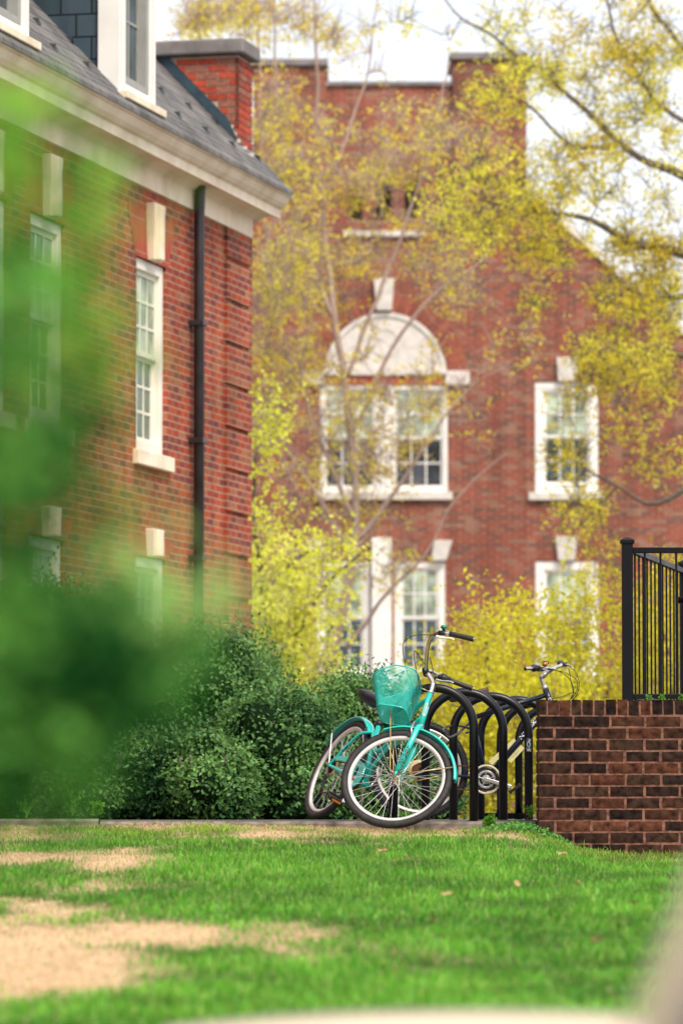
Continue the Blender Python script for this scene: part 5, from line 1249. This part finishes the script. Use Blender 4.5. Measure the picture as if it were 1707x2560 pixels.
# big limbed tree on the right with yellow green leaves
tree('spring_tree', 'tall tree with dark arching limbs and yellow green leaves filling the top right', 60, (2080, 2040),
     [[(2080, 2045, .30, 0), (2060, 1500, .26, 0), (2020, 1000, .20, 0), (1950, 700, .17, 0), (1880, 450, .13, 0), (1800, 150, .08, 0), (1740, -150, .04, 0)],
      [(2000, 880, .12), (1850, 690, .09), (1700, 640, .07), (1600, 610, .052), (1500, 570, .042), (1400, 540, .032), (1300, 525, .022), (1210, 500, .015), (1140, 450, .010)],
      [(1900, 520, .10), (1707, 440, .065), (1610, 400, .05), (1520, 330, .042), (1430, 240, .034), (1340, 170, .026), (1250, 110, .02), (1150, 40, .014), (1090, -40, .008)],
      [(1860, 380, .09), (1760, 330, .045), (1680, 290, .033), (1600, 200, .026), (1540, 90, .02), (1500, -50, .014)],
      [(1820, 200, .07), (1707, 120, .035), (1640, 40, .028), (1600, -60, .02)],
      [(1540, 360, .04), (1450, 370, .03), (1380, 330, .022), (1300, 250, .015), (1200, 200, .01)],
      [(1980, 800, .10), (1850, 760, .07), (1740, 740, .05), (1620, 745, .035), (1530, 700, .02)],
      [(2010, 980, .10), (1880, 930, .07), (1760, 900, .05), (1650, 880, .035), (1550, 900, .02), (1480, 960, .012)],
      [(2040, 1250, .10), (1900, 1180, .07), (1770, 1200, .045), (1640, 1260, .03), (1540, 1220, .02), (1440, 1150, .012)]],
     [(1560, 160, 160, 160, 179), (1380, 120, 150, 110, 107), (1250, 230, 110, 100, 41), (1200, 90, 110, 80, 25), (1000, 60, 110, 60, 13), (1620, 420, 110, 130, 155), (1470, 420, 100, 90, 83), (1330, 470, 110, 80, 83), (1250, 590, 150, 60, 67), (1350, 650, 70, 50, 48),
      (1150, 500, 110, 70, 37), (1600, 620, 120, 70, 120), (1660, 740, 70, 90, 72), (1540, 760, 80, 50, 48), (1500, 900, 80, 90, 56), (1620, 950, 90, 90, 60), (1440, 1000, 50, 60, 22), (1420, 1150, 60, 70, 31), (1440, 1270, 60, 70, 33), (1560, 1150, 100, 120, 26), (1510, 1370, 60, 100, 30), (1690, 1150, 60, 150, 19), (1350, 760, 50, 30, 12), (1200, 330, 60, 120, 30)],
     (.030, .075), ((.80, .60, .04), (.98, .97, .10)), dz=1.2, twig_r=.009, per=40, spread=.075, twigmat='darktwig', limbmat='darktwig', stray=4, sag=.04, clump=True)

# bright lime dogwood-like tree by the corner
tree('flowering_tree', 'slender tree with lime yellow round leaves at the near building corner', 52, (700, 2040),
     [[(700, 2045, .07), (690, 1850, .055), (680, 1650, .045), (650, 1450, .035), (630, 1250, .025), (640, 1080, .015)],
      [(680, 1680, .035), (760, 1550, .025), (840, 1440, .018), (900, 1390, .01)], [(690, 1780, .03), (780, 1700, .02), (850, 1640, .012)],
      [(655, 1480, .025), (740, 1400, .018), (840, 1350, .01)], [(690, 1800, .03), (620, 1700, .02), (590, 1600, .012)]],
     [(690, 1010, 50, 40, 16), (650, 1080, 40, 60, 22), (690, 1180, 30, 30, 5), (640, 1330, 40, 60, 24), (700, 1420, 90, 60, 55), (800, 1410, 80, 50, 30), (680, 1530, 80, 70, 85), (790, 1530, 90, 50, 45), (700, 1650, 90, 60, 85), (800, 1660, 70, 50, 32), (860, 1370, 50, 15, 8), (740, 1740, 70, 30, 30)],
     (.045, .075), ((.72, .74, .06), (.95, .97, .20)), dz=.5, twig_r=.008, per=17, spread=.11, stray=1, aspect=.85)

# yellow green shrubs behind the racks
for k, (bx, tops, n_, lb) in enumerate([
        (1210, [(1200, 1900, 150, 150), (1180, 1720, 110, 70), (1230, 1600, 80, 50), (1120, 1800, 90, 90), (1200, 1520, 40, 25), (1060, 1700, 50, 30)], 95, 'left yellow green shrub behind the bicycle handlebars'),
        (1430, [(1430, 1880, 150, 150), (1400, 1700, 120, 70), (1370, 1570, 70, 40), (1470, 1500, 40, 50), (1300, 1530, 50, 25)], 105, 'yellow green shrub in the middle, behind the brick wall corner'),
        (1660, [(1650, 1850, 130, 150), (1640, 1660, 110, 80), (1600, 1540, 60, 50), (1700, 1480, 50, 50)], 90, 'yellow green shrub seen through the black fence pickets')]):
    tree('spring_shrub', lb, 46 + k * .7, (bx, 2040),
         [[(bx, 2045, .05), (bx - 10, 1900, .04), (bx + 10, 1700, .03), (bx, 1560, .015)], [(bx, 2045, .04), (bx + 60, 1880, .03), (bx + 90, 1700, .015)], [(bx, 2045, .04), (bx - 60, 1880, .03), (bx - 90, 1740, .015)]],
         [(x, y, rx, ry, int(n_ * rx * ry / 11000)) for x, y, rx, ry in tops], (.04, .075), ((.42, .36, .015), (.88, .86, .06)), dz=.9, twig_r=.008, per=36, spread=.12, group='yellow green shrubs behind the bicycle racks', cat='shrub', aspect=.55)

# evergreen hedge shrubs
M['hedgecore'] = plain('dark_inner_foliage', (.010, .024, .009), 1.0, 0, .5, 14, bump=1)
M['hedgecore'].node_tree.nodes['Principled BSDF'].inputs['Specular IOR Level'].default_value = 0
def hedge(label, cx, Y, top, rx, seed, dens=5200, ry=1.1, base=2045, leafs=(.026, .048)):
    b = at(cx, base, Y); b.z = 0; H = at(cx, top, Y).z; RX = rx * Y / F
    e = empty('evergreen_shrub', b, label, 'shrub', 'evergreen shrubs behind the kerb')
    rs = random.Random(seed)
    lumps = []
    for _ in range(60):
        a = rs.uniform(0, math.pi * 2); h = rs.random(); r = RX * math.sqrt(max(.05, 1 - (h * .93) ** 2.6)) * .86
        s_ = rs.uniform(.18, .38) * min(1.2, H)
        lumps.append((V3((math.cos(a) * r * rs.uniform(.5, 1), math.sin(a) * ry * rs.uniform(.5, 1) * math.sqrt(max(.1, 1 - h * h)), max(.12, h * (H - s_ * .75)))), s_))
    lumps.append((V3((0, 0, H - .22)), .22))
    # dark core
    bm = bmesh.new(); 
    for c, s_ in lumps:
        T = Matrix.Translation(c) @ Matrix.Diagonal((s_ * .68, s_ * .68, s_ * .68, 1)); bmesh.ops.create_icosphere(bm, subdivisions=2, radius=1, matrix=T)
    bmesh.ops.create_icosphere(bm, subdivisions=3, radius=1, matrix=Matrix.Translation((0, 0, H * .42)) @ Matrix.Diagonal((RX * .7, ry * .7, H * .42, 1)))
    for v in bm.verts: v.co += V3((noise.noise(v.co * 5), noise.noise(v.co * 5 + V3((7, 0, 0))), noise.noise(v.co * 5 + V3((0, 7, 0))))) * .05
    Vc = np.array([tuple(v.co) for v in bm.verts]); Fcc = np.array([[v.index for v in f.verts] for f in bm.faces]); bm.free()
    P = []; Nn = []
    tot = sum(s_ ** 2 for _, s_ in lumps)
    for c, s_ in lumps:
        n = int(dens * 4.2 * s_ * s_ / tot); d = rng.normal(size=(n, 3)); d /= np.linalg.norm(d, axis=1)[:, None]
        rr = s_ * (.93 + rng.normal(0, .20, n) + .10 * vn(d[:, 0] * 3 + seed, d[:, 2] * 3, 1.5, seed))
        P.append(np.array(tuple(c)) + d * rr[:, None]); Nn.append(d)
    P = np.concatenate(P); Nn = np.concatenate(Nn); k = P[:, 2] > .01; P, Nn = P[k], Nn[k]
    n = len(P); sz = rng.uniform(leafs[0], leafs[1], n)
    cl = np.clip(.34 + .42 * vn(P[:, 0] + seed, P[:, 2] + P[:, 1], 3.0, seed) + rng.normal(0, .22, n) + .25 * (Nn[:, 2]) , 0, 1)[:, None]  # random clump tone, plus painted top light: upward-facing leaves coloured lighter
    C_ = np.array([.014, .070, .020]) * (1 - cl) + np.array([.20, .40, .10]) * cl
    o = leafmesh('leaves', P, sz, C_, M['gloss'], None, .35, .55, Nn)
    # merge core into the same crown mesh
    me = o.data; V0 = np.empty(len(me.vertices) * 3, dtype=np.float32); me.vertices.foreach_get('co', V0); V0 = V0.reshape(-1, 3)
    F0 = np.empty(len(me.loops), dtype=np.int32); me.loops.foreach_get('vertex_index', F0); F0 = F0.reshape(-1, 3)
    C0_ = np.empty(len(me.vertices) * 4, dtype=np.float32); me.color_attributes['Col'].data.foreach_get('color', C0_); C0_ = C0_.reshape(-1, 4)
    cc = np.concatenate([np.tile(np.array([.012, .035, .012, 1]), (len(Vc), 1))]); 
    rawmesh('crown', np.concatenate([V0, Vc]), np.concatenate([F0, Fcc + len(V0)]), np.concatenate([C0_, cc]), M['gloss'], e)
    bpy.data.objects.remove(o)
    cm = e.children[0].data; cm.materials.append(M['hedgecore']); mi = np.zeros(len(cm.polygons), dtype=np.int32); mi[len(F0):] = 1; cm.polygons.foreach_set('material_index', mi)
    m = MB()
    for k in range(7):
        a = rs.uniform(0, 6.28); m.tube([(0, 0, 0), (math.cos(a) * RX * .4, math.sin(a) * .3, H * .4), (math.cos(a) * RX * .7, math.sin(a) * .5, H * .75)], [.03, .018, .008], 6)
    m.build('stems', M['bark'], e)
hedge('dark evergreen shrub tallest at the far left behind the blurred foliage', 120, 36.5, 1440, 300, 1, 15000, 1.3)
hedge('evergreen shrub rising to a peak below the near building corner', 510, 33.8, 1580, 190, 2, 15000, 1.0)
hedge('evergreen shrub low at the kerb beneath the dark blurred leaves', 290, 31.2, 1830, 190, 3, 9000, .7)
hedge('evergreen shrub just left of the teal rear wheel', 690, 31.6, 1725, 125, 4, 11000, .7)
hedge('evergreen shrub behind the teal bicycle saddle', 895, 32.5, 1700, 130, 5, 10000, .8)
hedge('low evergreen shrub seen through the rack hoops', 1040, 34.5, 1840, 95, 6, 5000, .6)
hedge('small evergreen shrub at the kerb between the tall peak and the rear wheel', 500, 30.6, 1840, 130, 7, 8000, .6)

# ------------------------------------------------------------------ foliage close to the lens (far out of focus)
def spray(name, label, Y, stems, n_leaf, size, cols, wid=.02, seed=1, asp=.5, cat='branch', group=None):
    rs = random.Random(seed); b = at(stems[0][0][0], stems[0][0][1], Y); e = empty(name, b, label, cat, group); m = MB(); P = []; w = []
    for s_ in stems:
        cp = curve([at(x, y, Y + rs.uniform(-.05, .05)) - b for x, y in s_], 6); m.tube(cp, [.0028 * (1 - .6 * k / (len(cp) - 1)) for k in range(len(cp))], 6)
        ln = sum((cp[k + 1] - cp[k]).length for k in range(len(cp) - 1)); n_ = max(3, int(n_leaf * 1.9 * ln / .24))
        for _ in range(n_):
            p = cp[rs.randrange(len(cp))]; P.append(p + V3((rs.gauss(0, wid), rs.gauss(0, .03), rs.gauss(0, wid))))
    m.build('stem', M['weedstem'], e)
    P = np.array([tuple(p) for p in P]); n = len(P)
    hz = np.clip((P[:, 2] - P[:, 2].min()) / max(1e-3, np.ptp(P[:, 2])), 0, 1); cl = np.clip(.45 + .8 * vn(P[:, 0], P[:, 2], 20, seed) + rng.normal(0, .15, n) * 1.3 + .1 * (hz - .5), 0, 1)[:, None]
    C_ = np.array(cols[0]) * (1 - cl) + np.array(cols[1]) * cl
    leafmesh('leaves', P, rng.uniform(size[0], size[1], n) * .68, C_, M['foreleaf'], e, .1, asp); return e
FY = 4.0
GC = ((.006, .06, .010), (.14, .42, .05))
spray('near_branch', 'thick dark mass of out of focus leaves at the left edge', FY, [[(-260, 2100), (-60, 1700), (60, 1400), (70, 1150), (20, 900), (-20, 700)], [(-200, 1900), (40, 1700), (150, 1600), (240, 1500)], [(-220, 1500), (-20, 1300), (80, 1180), (150, 1050)], [(-240, 2000), (0, 1880), (160, 1800), (300, 1760)],
      [(-100, 1820), (120, 1740), (260, 1700), (380, 1700)], [(-240, 1700), (0, 1560), (120, 1500)], [(-200, 2050), (60, 1930), (200, 1900)]], 95, (.030, .058), ((.010, .09, .018), (.24, .58, .11)), .027, 3)
spray('near_branch', 'pale out of focus leaves in the middle left above the hedge', FY + .15, [[(-150, 1850), (120, 1650), (250, 1560), (350, 1480), (400, 1400)], [(-50, 1800), (200, 1640), (400, 1600), (500, 1560), (540, 1480)], [(120, 1700), (300, 1660), (430, 1680)], [(100, 1650), (260, 1520), (300, 1420)], [(380, 1610), (480, 1640), (540, 1700)]], 42, (.030, .056), ((.02, .17, .02), (.42, .68, .20)), .022, 5)
spray('near_branch', 'light green out of focus leaf tips on the left below the cornice', FY + .2, [[(-160, 950), (0, 700), (110, 500), (150, 380)], [(-120, 620), (20, 440), (50, 300), (40, 200)], [(-60, 800), (120, 620), (220, 520), (240, 440)], [(-80, 900), (60, 760), (190, 700)], [(-140, 500), (-20, 360), (10, 240)], [(-100, 1000), (60, 880), (200, 850)]], 46, (.030, .056), ((.02, .22, .01), (.40, .70, .10)), .024, 6)
spray('near_branch', 'yellow green out of focus leaves covering the second window', FY + .3, [[(-160, 1500), (60, 1250), (170, 1050), (210, 850), (210, 720)], [(-100, 1300), (100, 1000), (120, 780)], [(0, 1400), (150, 1240), (230, 1100), (270, 980)], [(160, 1400), (270, 1300), (340, 1220)], [(60, 1150), (160, 960), (230, 860)], [(-140, 1100), (-20, 900), (40, 700)]], 30, (.030, .056), ((.01, .16, .01), (.34, .58, .08)), .026, 9)
spray('near_branch', 'out of focus twig hanging over the lower left of the lawn', FY + .3, [[(-200, 1980), (40, 2010), (150, 2060), (165, 2110)], [(-150, 2120), (30, 2170), (90, 2200)]], 16, (.018, .034), GC, .010, 8)

# ------------------------------------------------------------------ stone edge and slab close to the lens
m = MB(); n = 30; pts_t = []
for k in range(n + 1):
    px = 380 + (1800 - 380) * k / n; t = (px - 1200) / 640; py = 2566 + 28 * abs(t) ** 2.2
    pts_t.append(at(px, py, 6.6 + .1 * math.sin(k * .1)))
vs = []; 
for p in pts_t: vs += [p, p + V3((0, -.012, -.03)), p + V3((0, -.012, -.75)), p + V3((0, .45, .004)), p + V3((0, .45, -.7))]
fs = []
for k in range(n):
    a, b = k * 5, (k + 1) * 5; fs += [(a, b, b + 1, a + 1), (a + 1, b + 1, b + 2, a + 2), (a, a + 3, b + 3, b), (a + 3, a + 4, b + 4, b + 3)]
m.add(vs, fs, None, True); tag(m.build('stone_coping', plain('cream_coping', (.66, .54, .40), .8, 0, .1, 6)), 'blurred cream stone coping along the bottom edge of the photo', 'low wall')
sl = empty('handrail_slab', (0, 0, 0), 'blurred grey slab with a tan edge leaning in at the bottom right corner', 'railing')
m = MB(); a, b = at(1560, 2640, 3.3), at(1765, 2130, 3.3); d = (b - a).normalized(); nn = V3((d.z, 0, -d.x))
def slab(o0, o1, y0, y1):
    q = [a - d * .25 + nn * o0, b + d * .2 + nn * o0, b + d * .2 + nn * o1, a - d * .25 + nn * o1]; mm = MB(); mm.add([v + V3((0, y0, 0)) for v in q] + [v + V3((0, y1, 0)) for v in q], [(0, 1, 2, 3), (7, 6, 5, 4), (0, 4, 5, 1), (1, 5, 6, 2), (2, 6, 7, 3), (3, 7, 4, 0)]); return mm
slab(0, .018, -.03, .05).build('edge_strip', M['tan'], sl, .003); slab(.018, .20, -.02, .045).build('slab', M['greyslab'], sl, .003)
m = MB(); q = a - d * .2 + nn * .1; m.box((q.x - .03, q.y - .0, -.95), (q.x + .03, q.y + .03, q.z)); m.build('leg', M['greyslab'], sl)
